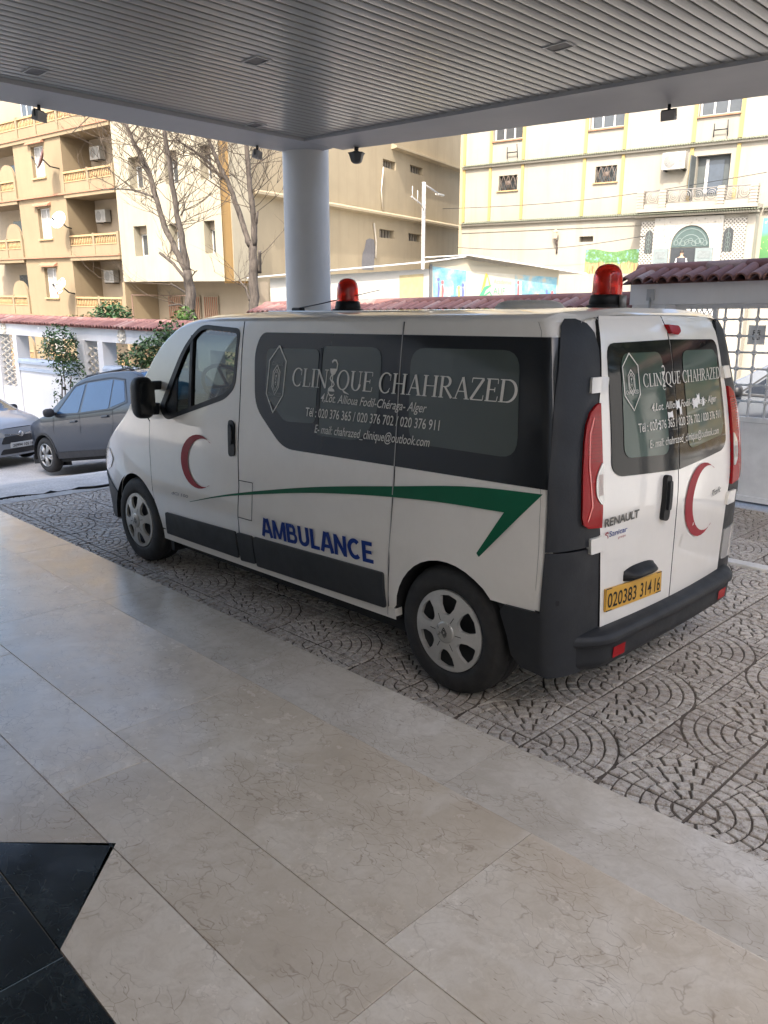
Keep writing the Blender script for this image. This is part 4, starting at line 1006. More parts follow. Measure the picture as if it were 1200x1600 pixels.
# gate portal
gw = thing('gate_portal', 'white gateway with red tile coping at the right behind the ambulance', 'gateway', (0, 0, 0))
mb = MB(); mb.box(1.50, 1.87, YW+.05, YW-.40, -.3, 1.948); mb.build('gate_post', M_wall2, gw)
mb = MB(); mb.box(-3.4, -3.0, YW+.05, YW-.40, -.3, 1.948); mb.build('gate_post', M_wall2, gw)
mb = MB(); mb.box(-3.6, 1.89, YW+.07, YW-.42, 1.95, 2.17); mb.build('lintel', M_wall2, gw)
mb = MB(); mb.box(1.62, 1.70, YW+.07, YW+.085, 1.99, 2.10); mb.tube([(1.66, YW+.08, 2.02), (1.66, YW+.085, 1.4)], .012, 6); mb.build('conduit_box', plain('conduit_grey', (.45, .46, .47), .6), gw)
coping(gw, -3.6, 1.93, lambda x: 2.165, YW+.22, .10)
rw = thing('boundary_wall', 'tall white yard wall continuing to the right past the gateway', 'wall', (0, 0, 0))
mb = MB(); mb.box(-16, -3.62, YW, YW-.3, -.6, 2.4); mb.build('wall_face', M_wall, rw)
ga = thing('metal_gate', 'white metal gate with a square grille of round bosses over a solid panel', 'gate', (0, 0, 0))
M_gate = plain('gate_paint', (.80, .81, .82), .5, 0, 0, .1, 5)
YG = YW-.17
mb = MB()
for a in ((-3.0, 1.50, 1.905, 1.948), (-3.0, 1.50, .05, .10), (1.46, 1.50, .1, 1.905), (1.08, 1.12, .1, 1.905), (-1.0, -.96, .1, 1.905), (-3.0, -2.96, .1, 1.905), (-3.0, 1.5, .83, .88), (1.12, 1.46, 1.76, 1.79)): mb.box(a[0], a[1], YG, YG-.04, a[2], a[3])
mb.build('gate_frame', M_gate, ga)
for a, b in ((1.455, 1.125), (1.075, -.955), (-1.005, -2.955)):
    mb = MB(); mb.box(b, a, YG-.01, YG-.025, .105, .825); mb.build('gate_panel', M_gate, ga)
xg = 1.08
bars = [1.0-.155*k for k in range(26)]
for xb in bars:
    if -.99 < xb or xb < -1.02:
        mb = MB(); mb.tube([(xb, YG-.02, .88), (xb, YG-.02, 1.905)], .011, 6); mb.build('grille_bar', M_gate, ga)
zb_ = [1.03+.155*k for k in range(6)]
for z in zb_:
    mb = MB(); mb.tube([(1.08, YG-.02, z), (-2.96, YG-.02, z)], .011, 6); mb.build('grille_rail', M_gate, ga)
mb = MB()
for xb in bars[:14]:
    for z in zb_: mb.lathe([(0, .016), (.02, .014), (.028, 0), (.02, -.014), (0, -.016)], (xb, YG-.02, z), 'y', 8)
tag(mb.build('grille_boss', M_gate, ga, False), kind='stuff')
mb = MB()
for k in range(6):
    for sg in (1, -1): mb.tube([(1.13+.055*k, YG-.02, 1.79 if sg > 0 else 1.905), (1.185+.055*k, YG-.02, 1.905 if sg > 0 else 1.79)], .006, 4)
for k in range(4):
    for j in range(7):
        for sg in (1, -1): mb.tube([(1.13+.083*k, YG-.02, .88+.125*j+(0 if sg > 0 else .125)), (1.213+.083*k, YG-.02, .88+.125*j+(.125 if sg > 0 else 0))], .006, 4)
tag(mb.build('grille_diamonds', M_gate, ga), kind='stuff')
sg_ = thing('gate_sign', 'small white sign with a black round mark fixed behind the gate grille', 'sign', (.70, YG-.06, 1.66))
mb = MB(); mb.bbox(-.08, .08, -.004, .004, -.09, .09, .003); mb.build('sign_plate', plain('sign_white', (.82, .82, .81), .5), sg_)
mb = MB(); fm = lambda a, b, o: (a, .005+o, b)
for k in range(5): stroke(mb, [(.04-.008*abs(k-2), .04-.02*k), (-.04+.008*abs(k-2), .04-.02*k)], .008, fm, 0)
for k in range(4): stroke(mb, [(.03-.02*k, .045), (.03-.02*k, -.045)], .005, fm, .0006)
mb.build('sign_mark', M_gap, sg_, False)

t = NT('street_asphalt'); c = t.coord('Object'); f_ = t.noise(c, 40, 4, .7); t.set(col=t.ramp(f_, [(.35, (.045, .045, .047)), (.65, (.085, .083, .08))]), rough=.9); t.bump(f_, .4, .01)
mb = MB(); gx2 = [-60, -30, -16, -8]+list(range(-4, 25))+[30, 40, 60]; gy2 = [-4.5, -6, -7, -9, -11, -14]
mb.add([(x, y, ground_z(x, y)+.006) for x in gx2 for y in gy2], [(i*len(gy2)+j, (i+1)*len(gy2)+j, (i+1)*len(gy2)+j+1, i*len(gy2)+j+1) for i in range(len(gx2)-1) for j in range(len(gy2)-1)], 0, True)
tag(mb.build('street', t.mat), kind='structure')
# ------------------------------------------------------------------ cars
def make_car(nm, label, paint, loc, fwd, pitch, P, plate=None, group=None):
    """x forward, origin on the ground between the axles"""
    root = thing(nm, label, 'car', (0, 0, 0), 0, group)
    a = math.atan2(fwd[1], fwd[0]); root.matrix_world = Matrix.Translation(Vector(loc)) @ Matrix.Rotation(a, 4, 'Z') @ Matrix.Rotation(pitch, 4, 'Y')
    W = P['hw']; top = mono(*zip(*P['top'])); belt = P['belt']; xf, xr = P['xf'], P['xr']
    tp = mono([xr, xr+.15, xr+.6, xf-.9, xf-.45, xf-.15, xf], [.80, .92, 1, 1, .96, .86, .72])
    def Y(x, z):
        b = W*tp(x)
        low = b-.05*max(0, (.5-z)/.3)**2 if z < .5 else b-.012*((z-.5)/.4)**2
        if z > belt: low = b-.02-(z-belt)*.42
        return low
    sm = lambda s: (lambda x, z, off: (x, s*(Y(x, z)+off), z))
    ze = lambda x: top(x)
    def ar(cx, a0, a1, r=P['wr']+.045, n=12): return [(cx+r*math.cos(R(a0+(a1-a0)*i/n)), P['wr']+r*math.sin(R(a0+(a1-a0)*i/n))) for i in range(n+1)]
    F, B = P['wb']/2, -P['wb']/2; zs = P['sill']
    xs = [xr+(xf-xr)*i/40 for i in range(41)]
    out = ar(F, 180+15, -15)[0:0]
    out = [(xr+.02, .34)]+ar(B, 190, -10)+ar(F, 190, -10)+[(xf-.02, .30)]+[(x, ze(x)) for x in xs[::-1]]
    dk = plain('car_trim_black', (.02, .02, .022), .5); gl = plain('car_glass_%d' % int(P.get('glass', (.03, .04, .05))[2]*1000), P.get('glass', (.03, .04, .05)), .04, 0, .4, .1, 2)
    chrome = plain('car_silver_trim', (.5, .5, .5), .25, .8)
    body = None
    for s in (1, -1):
        mb = MB(); panel(mb, out, sm(s), 0, .0, (), .11); o = mb.build('body_side', paint, root, False)
        for wn in P['wins']:
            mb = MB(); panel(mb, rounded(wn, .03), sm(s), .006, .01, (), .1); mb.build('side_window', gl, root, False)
        mb = MB(); stroke(mb, P['frame']+[P['frame'][0]], .02, sm(s), .0075); mb.build('window_trim', dk, root, False)
        mb = MB()
        for g in P['gaps']: stroke(mb, g, .008, sm(s), .003)
        mb.build('door_gap', M_gap, root, False)
        for hx, hz in P['handles']:
            mb = MB(); y = Y(hx, hz); mb.bbox(hx-.09, hx+.09, s*(y-.005), s*(y+.03), hz-.018, hz+.018, .012); mb.build('door_handle', P.get('hmat', chrome), root)
        mb = MB(); panel(mb, [(B+P['wr']+.06, zs-.06), (F-P['wr']-.06, zs-.06), (F-P['wr']-.05, zs+.05), (B+P['wr']+.05, zs+.05)], sm(s), .004, .02, (), .2); mb.build('sill', dk, root, False)
        mx, mz = P['mirror']; y = Y(mx, mz)
        mb = MB()
        def mir(u, v, s=s, y=y):
            aa = 2*math.pi*u; bb = math.pi*(v-.5); e = lambda c, p: math.copysign(abs(c)**p, c)
            return (mx-.055*e(math.sin(bb), .8), s*(y+.13+.10*e(math.cos(aa), .7)*e(math.cos(bb), .5)), mz+.075*e(math.sin(aa), .7)*e(math.cos(bb), .5))
        mb.grid(mir, 18, 8); mb.tube([(mx, s*(y-.03), mz-.03), (mx, s*(y+.08), mz-.01)], .025, 6); mb.build('door_mirror', P.get('mirmat', dk), root)
        for cx in (F, B):
            mb = MB(); mb.lathe([(P['wr']+.05, -.25), (P['wr']+.05, -.005)], (cx, 0, P['wr']), 'y', 20, a0=R(-10), a1=R(190)); mb.v = [(x, s*(W-.0+yy), z) if True else 0 for x, yy, z in mb.v]
            mb.grid(lambda u, v: (cx-.42+.84*u, s*(W-.25), .1+.7*v), 1, 1); mb.build('wheel_housing', M_gap, root, False)
            wl = bpy.data.objects.new('wheel', None); COL.objects.link(wl); wl.parent = root; wl.location = (cx, s*(W-.02), P['wr']); wl.rotation_euler = (0, .3, 0 if s > 0 else math.pi)
            r = P['wr']; mb = MB(); mb.lathe([(r*.64, -.03), (r*.66, 0), (r*.8, .006), (r*.93, -.005), (r*.99, -.03), (r, -.06), (r, -.15), (r*.9, -.18)], (0, 0, 0), 'y', 32); mb.build('tyre', M_rubber, wl, False)
            mb = MB(); mb.lathe([(r*.64, .0), (r*.60, -.004), (r*.58, -.05), (0, -.06)], (0, 0, 0), 'y', 28)
            rim = mb.build('rim', plain('rim_dark', (.05, .05, .05), .5, .3), wl, False)
            mb = MB()
            for k in range(5):
                for d in (-.17, .17):
                    q = 2*math.pi*k/5; mb.tube([(r*.10*math.cos(q), -.006, r*.10*math.sin(q)), (r*.61*math.cos(q+d), -.012, r*.61*math.sin(q+d))], [.03, .022], 5)
            mb.lathe([(r*.15, -.01), (r*.14, .004), (0, .008)], (0, 0, 0), 'y', 16); mb.lathe([(r*.64, -.005), (r*.64, .006), (r*.59, .002), (r*.59, -.03)], (0, 0, 0), 'y', 28)
            mb.build('spokes', plain('rim_silver', (.42, .42, .41), .35, .7), rim, False)
    # upper skin: bonnet, windscreen, roof, tail
    us = [-1, -.985, -.95, -.88, -.7, -.4, 0, .4, .7, .88, .95, .985, 1]
    def skin(name, x0, x1, mat, lim=1.0, lo=None, n=10, cr=.05):
        mb = MB(); uu = [u for u in us if (abs(u) <= lim if lo is None else u*lo >= .87)]; X = [x0+(x1-x0)*i/n for i in range(n+1)]
        vs = [(x, u*Y(x, ze(x)), ze(x)+cr*math.sqrt(max(0, 1-abs(u)**3))) for x in X for u in uu]; k = len(uu)
        mb.add(vs, [(i*k+j, i*k+j+1, (i+1)*k+j+1, (i+1)*k+j) for i in range(n) for j in range(k-1)], 0, True); return mb.build(name, mat, root, False)
    ws = P['ws']; rs = P['rs']
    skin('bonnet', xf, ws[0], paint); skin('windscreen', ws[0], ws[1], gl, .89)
    for s in (1, -1): skin('windscreen_pillar', ws[0], ws[1], paint, 1, s)
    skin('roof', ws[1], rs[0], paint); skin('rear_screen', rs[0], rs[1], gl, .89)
    for s in (1, -1): skin('rear_pillar', rs[0], rs[1], paint, 1, s)
    skin('tailgate_top', rs[1], xr, paint)
    # front
    yf = Y(xf, .5); zt = ze(xf)+.045
    fx = lambda u, v: xf+.10*(1-abs(2*u-1)**2.4)*(1-.35*abs(v-.45)*2)
    fp = lambda y, z, off: (fx((y/yf+1)/2, (z-.22)/(zt-.22))+off, y, z)
    mb = MB(); mb.grid(lambda u, v: (fx(u, v), (2*u-1)*yf, .22+(zt-.22)*v), 16, 8); mb.build('front_bumper', paint, root, False)
    mb = MB(); panel(mb, rounded([(-yf*.75, .46), (yf*.75, .46), (yf*.62, .60), (-yf*.62, .60)], .04), fp, .006, .01, (), .1); gr = mb.build('grille', dk, root, False)
    mb = MB(); stroke(mb, [(-yf*.6, zt-.10), (-yf*.2, zt-.13), (yf*.2, zt-.13), (yf*.6, zt-.10)], .025, fp, .012); mb.lathe([(0, .0), (.05, 0), (.06, -.01)], (fx(.5, .8)+.02, 0, zt-.12), 'x', 12); mb.build('front_trim', chrome, gr, False)
    mb = MB(); panel(mb, rounded([(-yf*.8, .26), (yf*.8, .26), (yf*.7, .36), (-yf*.7, .36)], .03), fp, .006, .01, (), .1); mb.build('air_intake', dk, root, False)
    for s in (1, -1):
        mb = MB(); panel(mb, rounded([(s*yf*.58, zt-.16), (s*yf*.97, zt-.14), (s*yf*.98, zt-.02), (s*yf*.66, zt-.07)], .03), fp, .008, .01, (), .08); mb.build('headlamp', plain('clear_lamp', (.5, .5, .48), .08, .3, .8), root, False)
    if plate:
        mb = MB(); panel(mb, [(-.26, .375), (.26, .375), (.26, .475), (-.26, .475)], fp, .03, .03, (), .3); pl_ = mb.build('number_plate', plain('plate_grey', (.55, .56, .56), .4), root, False)
        mb = MB(); put_text(mb, plate, fp, -.235, .395, .235, .395, .06, .032, .012); mb.build('plate_characters', M_gap, pl_, False)
    # rear
    yb = Y(xr, .5); zr_ = ze(xr)+.045; bp_ = lambda y, z, off: (xr-.06*(1-(abs(y)/yb)**2.4)-off, y, z)
    mb = MB(); mb.grid(lambda u, v: bp_((2*u-1)*yb, .30+(zr_-.30)*v, 0), 12, 6); mb.build('rear_end', paint, root, False)
    for s in (1, -1):
        mb = MB(); panel(mb, rounded([(s*yb*.7, .75), (s*yb*.98, .75), (s*yb*.98, .98), (s*yb*.75, .98)], .03), bp_, .01, .01, (), .1); mb.build('tail_lamp', M_lens, root, False)
    mb = MB(); mb.box(xr+.1, xf-.1, -W+.12, W-.12, .18, .34); mb.build('underbody', M_gap, root)
    if P.get('rails'):
        for s in (1, -1):
            mb = MB(); x0, x1 = rs[0]+.1, ws[1]-.1
            mb.tube([(x0, s*(W-.36), top(x0)+.03), (x0+.12, s*(W-.36), top(x0)+.075), (x1-.12, s*(W-.36), top(x1)+.075), (x1, s*(W-.36), top(x1)+.03)], .018, 6); mb.build('roof_rail', dk, root)
    if P.get('cladding'):
        for s in (1, -1):
            for cx in (F, B):
                mb = MB(); panel(mb, ar(cx, 185, -5, P['wr']+.085)+ar(cx, -5, 185, P['wr']+.048), sm(s), .008, .01, (), .1); mb.build('arch_cladding', dk, root, False)
    return root
def car_paint(name, col):
    if name in MATS: return MATS[name]
    t = NT(name); t.set(col=t.ramp(t.noise(t.coord(), 300, 2), [(.3, tuple(x*.9 for x in col)), (.7, tuple(x*1.1 for x in col))]), rough=.35, metal=.3, coat=.6, coatr=.04); MATS[name] = t.mat; return t.mat
SUV = dict(hw=.87, xf=2.02, xr=-1.98, wb=2.57, wr=.325, sill=.30, belt=.98, top=[(-1.98, .92), (-1.9, 1.0), (-1.72, 1.28), (-1.5, 1.47), (-1.2, 1.54), (-.4, 1.575), (.15, 1.54), (.35, 1.46), (.75, 1.22), (1.08, 1.03), (1.4, .97), (1.75, .89), (2.02, .75)],
    ws=(1.08, .30), rs=(-1.35, -1.88), rails=True, cladding=True, mirror=(.78, 1.06), glass=(.025, .07, .15),  # blue of the reflected sky is put into the glass colour
    wins=[[(.72, 1.03), (.02, 1.0), (-.03, 1.47), (.27, 1.44)], [(-.06, 1.0), (-.88, 1.0), (-.86, 1.46), (-.10, 1.475)], [(-.92, 1.01), (-1.32, 1.08), (-1.18, 1.40), (-.90, 1.455)]],
    frame=[(.78, 1.0), (-.1, .975), (-1.0, .98), (-1.38, 1.06), (-1.2, 1.43), (-.8, 1.50), (-.03, 1.505), (.29, 1.465)],
    gaps=[[(.82, .98), (.86, .75), (.82, .36)], [(-.02, .98), (.0, .7), (.0, .34)], [(-1.0, .98), (-.98, .75), (-.86, .5), (-.82, .34)], [(.82, .36), (-.82, .34)]],
    handles=[(.18, .86), (-.78, .88)], hmat=car_paint('blue_grey_paint', (.017, .024, .037)))
HAT = dict(hw=.82, xf=1.92, xr=-1.88, wb=2.44, wr=.30, sill=.27, belt=.92, top=[(-1.88, .85), (-1.82, .98), (-1.6, 1.28), (-1.2, 1.41), (-.4, 1.45), (.15, 1.42), (.35, 1.36), (.8, 1.10), (1.15, .94), (1.5, .87), (1.8, .78), (1.92, .70)],
    ws=(1.15, .32), rs=(-1.2, -1.78), mirror=(.75, .98), glass=(.03, .035, .045),
    wins=[[(.70, .96), (.0, .94), (-.03, 1.35), (.24, 1.33)], [(-.08, .94), (-.9, .96), (-.82, 1.34), (-.10, 1.36)]],
    frame=[(.76, .94), (-.1, .915), (-1.0, .93), (-.86, 1.37), (-.03, 1.39), (.27, 1.355)],
    gaps=[[(.82, .92), (.84, .7), (.8, .34)], [(-.04, .92), (-.02, .32)], [(-1.0, .92), (-.8, .45), (-.78, .32)]], handles=[(.14, .80), (-.8, .82)])
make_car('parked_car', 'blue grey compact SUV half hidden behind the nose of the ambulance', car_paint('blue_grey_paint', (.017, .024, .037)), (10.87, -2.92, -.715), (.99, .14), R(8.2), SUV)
make_car('parked_car', 'silver grey hatchback at the left edge with its front towards us', car_paint('silver_grey_paint', (.26, .28, .31)), (15.35, -1.32, -.955), (-.94, -.34), 0, HAT, '20994 105 16')
make_car('parked_car', 'pale silver car seen through the grille of the gate', car_paint('pale_silver_paint', (.20, .215, .24)), (1.1, -7.6, ground_z(1.1, -7.6)+.02), (.99, .12), 0, HAT)

# ------------------------------------------------------------------ shrubs
def leaf_mat(name, col):
    if name in MATS: return MATS[name]
    t = NT(name); oi = t.n('NewGeometry'); 
    t.set(col=t.ramp(oi.outputs['Random Per Island'], [(0, tuple(x*.5 for x in col)), (.6, col), (1, tuple(min(1, x*1.9) for x in col))]), rough=.5, spec=.35); MATS[name] = t.mat; return t.mat
def foliage(mb, blobs, n, size, rnd, spill=.25):
    tot = sum(b[3]*b[4]*b[5] for b in blobs)
    for b in blobs:
        for k in range(int(n*b[3]*b[4]*b[5]/tot)):
            while True:
                p = Vector((rnd.uniform(-1, 1), rnd.uniform(-1, 1), rnd.uniform(-1, 1)))
                if p.length < 1 and rnd.random() < .25+.75*p.length: break
            if rnd.random() < .12: p *= 1+spill*rnd.random()
            c = Vector((b[0]+p.x*b[3], b[1]+p.y*b[4], b[2]+p.z*b[5]))
            d = Vector((rnd.uniform(-1, 1), rnd.uniform(-1, 1), rnd.uniform(-.8, .6))).normalized(); s = d.cross(Vector((rnd.uniform(-1, 1), rnd.uniform(-1, 1), 1))).normalized()
            L = size*rnd.uniform(.6, 1.3)
            mb.add([c, c+d*L*.5+s*L*.26, c+d*L, c+d*L*.5-s*L*.26], [(0, 1, 2, 3)])
def shrub(nm, label, loc, blobs, stems, n, size, col, seed, cat='shrub', flowers=0):
    rnd = random.Random(seed); r = thing(nm, label, cat, loc, 0)
    mb = MB(); foliage(mb, blobs, n, size, rnd); mb.build('leaves', leaf_mat(nm+'_leaf_%d' % seed, col), r, False)
    mb = MB()
    for st in stems: mb.tube(st, [.022-.016*i/len(st) for i in range(len(st))], 5)
    if stems: mb.build('stem', plain('bark_brown', (.12, .09, .07), .9), r)
    if flowers:
        mb = MB()
        for k in range(flowers):
            b = blobs[rnd.randrange(len(blobs))]; c = (b[0]+rnd.uniform(-.8, .8)*b[3], b[1]+b[4]*.8, b[2]+rnd.uniform(-.8, .8)*b[5]); mb.lathe([(0, .012), (.022, .01), (.028, 0)], c, 'y', 5)
        mb.build('flowers', plain('flower_white', (.7, .7, .68), .7), r, False)
    return r
shrub('climbing_shrub', 'tall dark green flowering shrub against the white wall behind the blue grey car', (15.35, -3.72, -1.0),
    [(0, 0, 2.30, .55, .35, .42), (.45, 0, 2.15, .35, .3, .28), (-.15, 0, 1.85, .42, .3, .25), (-.5, 0, 1.7, .25, .25, .35), (0, .1, 1.2, .12, .2, .5), (.45, .05, .62, .4, .25, .28), (-.55, 0, 1.15, .15, .15, .25)],
    [[(0, 0, 0), (.03, .02, .8), (-.04, 0, 1.4), (.02, 0, 2.2)], [(.12, .05, 0), (.16, .05, .7), (.1, 0, 1.5), (.3, 0, 2.1)], [(-.12, 0, 0), (-.2, .04, .8), (-.4, 0, 1.6)], [(.1, .05, .05), (.5, .05, .6)]], 1900, .085, (.035, .075, .025), 11, flowers=26)
shrub('leafy_shrub', 'loose green shrub spilling over the wall above the nose of the ambulance', (11.2, -3.75, -.9),
    [(.25, 0, 2.15, .55, .3, .25), (-.35, 0, 2.25, .5, .3, .3), (.85, 0, 1.95, .45, .25, .2), (.1, 0, 1.8, .5, .3, .25), (-.7, .1, 2.5, .25, .25, .25)], [[(0, 0, 0), (.05, 0, 1.2), (.3, 0, 2.1)], [(.05, 0, 0), (-.1, 0, 1.3), (-.5, 0, 2.3)]], 1900, .085, (.05, .095, .03), 12)
shrub('rounded_bush', 'dark green bush showing above the red tile coping in front of the balconies', (16.25, -5.4, -.9), [(0, 0, 2.85, .50, .4, .30), (-.3, 0, 2.75, .35, .35, .25), (.35, 0, 2.72, .3, .3, .2)], [[(0, 0, 0), (0, 0, 2.7)]], 1100, .10, (.04, .085, .03), 13)
shrub('thin_weeds', 'sparse pale weeds sticking up behind the tiled wall below the balconies', (17.6, -5.3, -.9), [(0, 0, 2.75, 1.1, .3, .12), (-2.6, 0, 2.6, .7, .3, .12)], [[(0, 0, 0), (0, 0, 2.7)]], 330, .075, (.14, .14, .06), 14)
shrub('garden_hedge', 'dark green hedge seen through the wall opening beside the ambulance nose', (12.2, -5.3, -.9), [(0, 0, 1.6, 1.3, .5, .75)], [], 2600, .11, (.035, .07, .025), 15)
shrub('garden_hedge', 'dark hedge seen through the wall opening behind the tall shrub', (17.2, -5.4, -.9), [(0, 0, 1.4, 1.6, .5, .75)], [], 2600, .11, (.03, .06, .022), 16)
shrub('leafy_shrub', 'bright green tuft at the foot of the forked bare tree', (12.55, -5.2, -.9), [(0, 0, 2.7, .22, .25, .28)], [[(0, 0, 0), (0, 0, 2.6)]], 380, .09, (.07, .13, .03), 17)

# ------------------------------------------------------------------ bare trees
RT = Vector((-.70011, -.71403, 0)); UPV = Vector((0, 0, 1)); DEEP = Vector((.714, -.70, 0))
def bare_tree(label, base, limbs, seed):
    """limbs: list of (points in metres right/up/deep from base, radius start, radius end)"""
    rnd = random.Random(seed); r = thing('bare_tree', label, 'tree', base, 0, 'bare trees behind the wall')
    t = NT('tree_bark') if 'tree_bark' not in MATS else None
    if t:
        c = t.coord('Object', (6, 6, 1.5)); f = t.noise(c, 3, 6, .7); t.set(col=t.ramp(f, [(.35, (.04, .031, .025)), (.65, (.115, .095, .078))]), rough=.9); t.bump(f, .6, .03); MATS['tree_bark'] = t.mat
    M = MATS['tree_bark']; tw = MB()
    def P3(p): return RT*p[0]+UPV*p[1]+DEEP*(p[2] if len(p) > 2 else 0)
    def twig(p, d, L, rad, lev):
        pts = [p]; q = p.copy(); dd = d.copy(); n = 4
        for i in range(n):
            dd = (dd+Vector((rnd.uniform(-1, 1), rnd.uniform(-1, 1), rnd.uniform(-.5, .9)))*.28).normalized(); q = q+dd*L/n; pts.append(q.copy())
        tw.tube(pts, [rad*(1-.75*i/n) for i in range(n+1)], 3, caps=False)
        if lev > 0:
            for k in range(3+(lev > 1)):
                i = rnd.randrange(1, n+1); nd = (dd+Vector((rnd.uniform(-1, 1), rnd.uniform(-1, 1), rnd.uniform(-.2, .8)))*.9).normalized(); twig(pts[i], nd, L*rnd.uniform(.45, .75), rad*.55, lev-1)
    for i, (pts, r0, r1, kids) in enumerate(limbs):
        V = [P3(p) for p in pts]; W = []
        for a, b in zip(V, V[1:]):
            for k in range(4): W.append(a.lerp(b, k/4)+Vector((rnd.uniform(-1, 1), rnd.uniform(-1, 1), 0))*r0*.12)
        W.append(V[-1]); n = len(W); rr = [.60*(r0+(r1-r0)*k/(n-1))*(1+rnd.uniform(-.08, .10)) for k in range(n)]
        mb = MB(); mb.tube(W, rr, 9); mb.build('trunk' if i == 0 else 'limb', M, r)
        for k in range(kids):
            j = rnd.randrange(n//4, n); ax = (W[min(j+1, n-1)]-W[max(j-1, 0)]).normalized()
            sd = (RT*rnd.choice((-1, 1))*rnd.uniform(.4, 1)+DEEP*rnd.uniform(-.7, .7)+UPV*rnd.uniform(-.1, .7)).normalized()
            twig(W[j], (sd+ax*.3).normalized(), rnd.uniform(.8, 1.9), .013, 2)
    mb = tw; mb.build('twigs', plain('twig_brown', (.085, .064, .046), .9), r, False)
k_ = 21/1238.5
def pxl(ox, oy, pts, jit=0): return [((x-ox)*k_, (oy-y)*k_*1.03, d) for x, y, d in pts]
bx, by = 298, 500
bare_tree('bare tree with two tall limbs and a sawn stub, left of the white column', (16.65, -7.81, 1.82),
    [(pxl(bx, by, [(299, 660, 0), (299, 560, 0), (298, 500, 0), (298, 455, 0), (296, 430, 0)]), .24, .20, 0),
     (pxl(bx, by, [(296, 432, 0), (278, 398, .1), (262, 365, .2), (250, 325, .3), (238, 285, .4), (222, 250, .4), (208, 222, .5), (196, 192, .5), (180, 150, .6)]), .14, .05, 40),
     (pxl(bx, by, [(297, 434, 0), (294, 395, -.1), (290, 365, -.2), (284, 310, -.2), (281, 265, -.3), (276, 225, -.3), (270, 195, -.3), (262, 140, -.2)]), .14, .06, 38),
     (pxl(bx, by, [(292, 440, 0), (272, 418, .2), (250, 402, .3)]), .075, .055, 3),
     (pxl(bx, by, [(245, 323, .3), (225, 315, .6), (205, 309, .8), (182, 306, 1.0), (165, 306, 1.1)]), .05, .02, 9),
     (pxl(bx, by, [(252, 322, .3), (246, 290, .2), (236, 262, .0), (225, 245, -.2)]), .045, .02, 8),
     (pxl(bx, by, [(298, 465, 0), (283, 455, -.1), (272, 448, -.2)]), .05, .035, 1), (pxl(bx, by, [(298, 485, 0), (283, 478, -.2), (268, 480, -.3)]), .045, .03, 1),
     (pxl(bx, by, [(300, 440, 0), (310, 432, -.2), (315, 430, -.3)]), .035, .02, 1), (pxl(bx, by, [(208, 222, .5), (190, 203, .7), (160, 195, .9), (110, 225, 1.2)]), .04, .015, 10),
     (pxl(bx, by, [(294, 352, -.2), (300, 345, -.3), (304, 337, -.4)]), .04, .02, 3)], 21)
bx, by = 395, 480
bare_tree('bare tree forked into a leaning limb and an upright one, beside the white column', (15.56, -9.04, 2.14),
    [(pxl(bx, by, [(395, 660, 0), (395, 560, 0), (396, 490, 0), (398, 440, 0), (399, 415, 0), (397, 385, 0)]), .26, .17, 0),
     (pxl(bx, by, [(394, 392, 0), (384, 365, .1), (372, 330, .2), (362, 302, .3), (350, 280, .3), (340, 258, .4), (330, 235, .4), (320, 205, .5), (308, 160, .6)]), .13, .06, 30),
     (pxl(bx, by, [(400, 392, 0), (402, 360, -.1), (399, 320, -.2), (397, 280, -.2), (395, 235, -.2), (393, 170, -.2)]), .14, .08, 28),
     (pxl(bx, by, [(352, 296, .3), (335, 275, .3), (312, 258, .2), (297, 250, .1), (288, 243, 0)]), .07, .03, 8),
     (pxl(bx, by, [(402, 370, 0), (407, 355, -.2), (409, 345, -.2)]), .07, .05, 1), (pxl(bx, by, [(407, 430, 0), (409, 412, -.2), (411, 400, -.3)]), .08, .07, 1),
     (pxl(bx, by, [(390, 470, 0), (384, 452, .1), (372, 440, .2)]), .06, .03, 4), (pxl(bx, by, [(300, 250, .1), (296, 265, .2), (270, 290, .3)]), .03, .012, 5)], 22)
# ------------------------------------------------------------------ buildings across the street
def far_root(name, label, cat, x, y, h, k, group=None):
    o = bpy.data.objects.new(name, None); COL.objects.link(o)
    p = CAM_P+(Vector((x, y, 0))-CAM_P)*k
    o.matrix_world = TILT @ Matrix.Translation(p) @ Matrix.Rotation(-h, 4, 'Z') @ Matrix.Scale(k, 4)
    return tag(o, label, cat, group)
def sub_root(ref, name, label, cat, loc, group=None, rz=0):
    """a thing of its own standing on or hanging from a far building"""
    o = bpy.data.objects.new(name, None); COL.objects.link(o)
    o.matrix_world = ref.matrix_world @ Matrix.Translation(Vector(loc)) @ Matrix.Rotation(rz, 4, 'Z')
    return tag(o, label, cat, group)
M_beige = stucco('beige_render', (.232, .180, .113), (.165, .122, .074), .35)
M_beige2 = stucco('beige_inner_render', (.29, .24, .175), (.2, .16, .115), .25)
M_cream = stucco('cream_render', (.32, .288, .215), (.22, .18, .12), .4)
M_orange = stucco('orange_render', (.40, .25, .10), (.28, .17, .07), .3)
M_mid = stucco('sand_render', (.35, .29, .195), (.24, .19, .125), .45)
M_house = stucco('white_house_render', (.295, .276, .232), (.205, .175, .132), .4)
M_yel = stucco('yellow_trim', (.38, .28, .115), (.30, .22, .1), .2)
M_frame = plain('window_frame_white', (.5, .5, .48), .5)
M_pane = plain('window_pane_dark', (.05, .055, .06), .08, 0, .6)
M_shut = plain('pale_shutter', (.26, .255, .24), .7)
M_rail = plain('balustrade_ochre', (.36, .24, .12), .85)
M_ledge = plain('terracotta_ledge', (.30, .15, .09), .85)
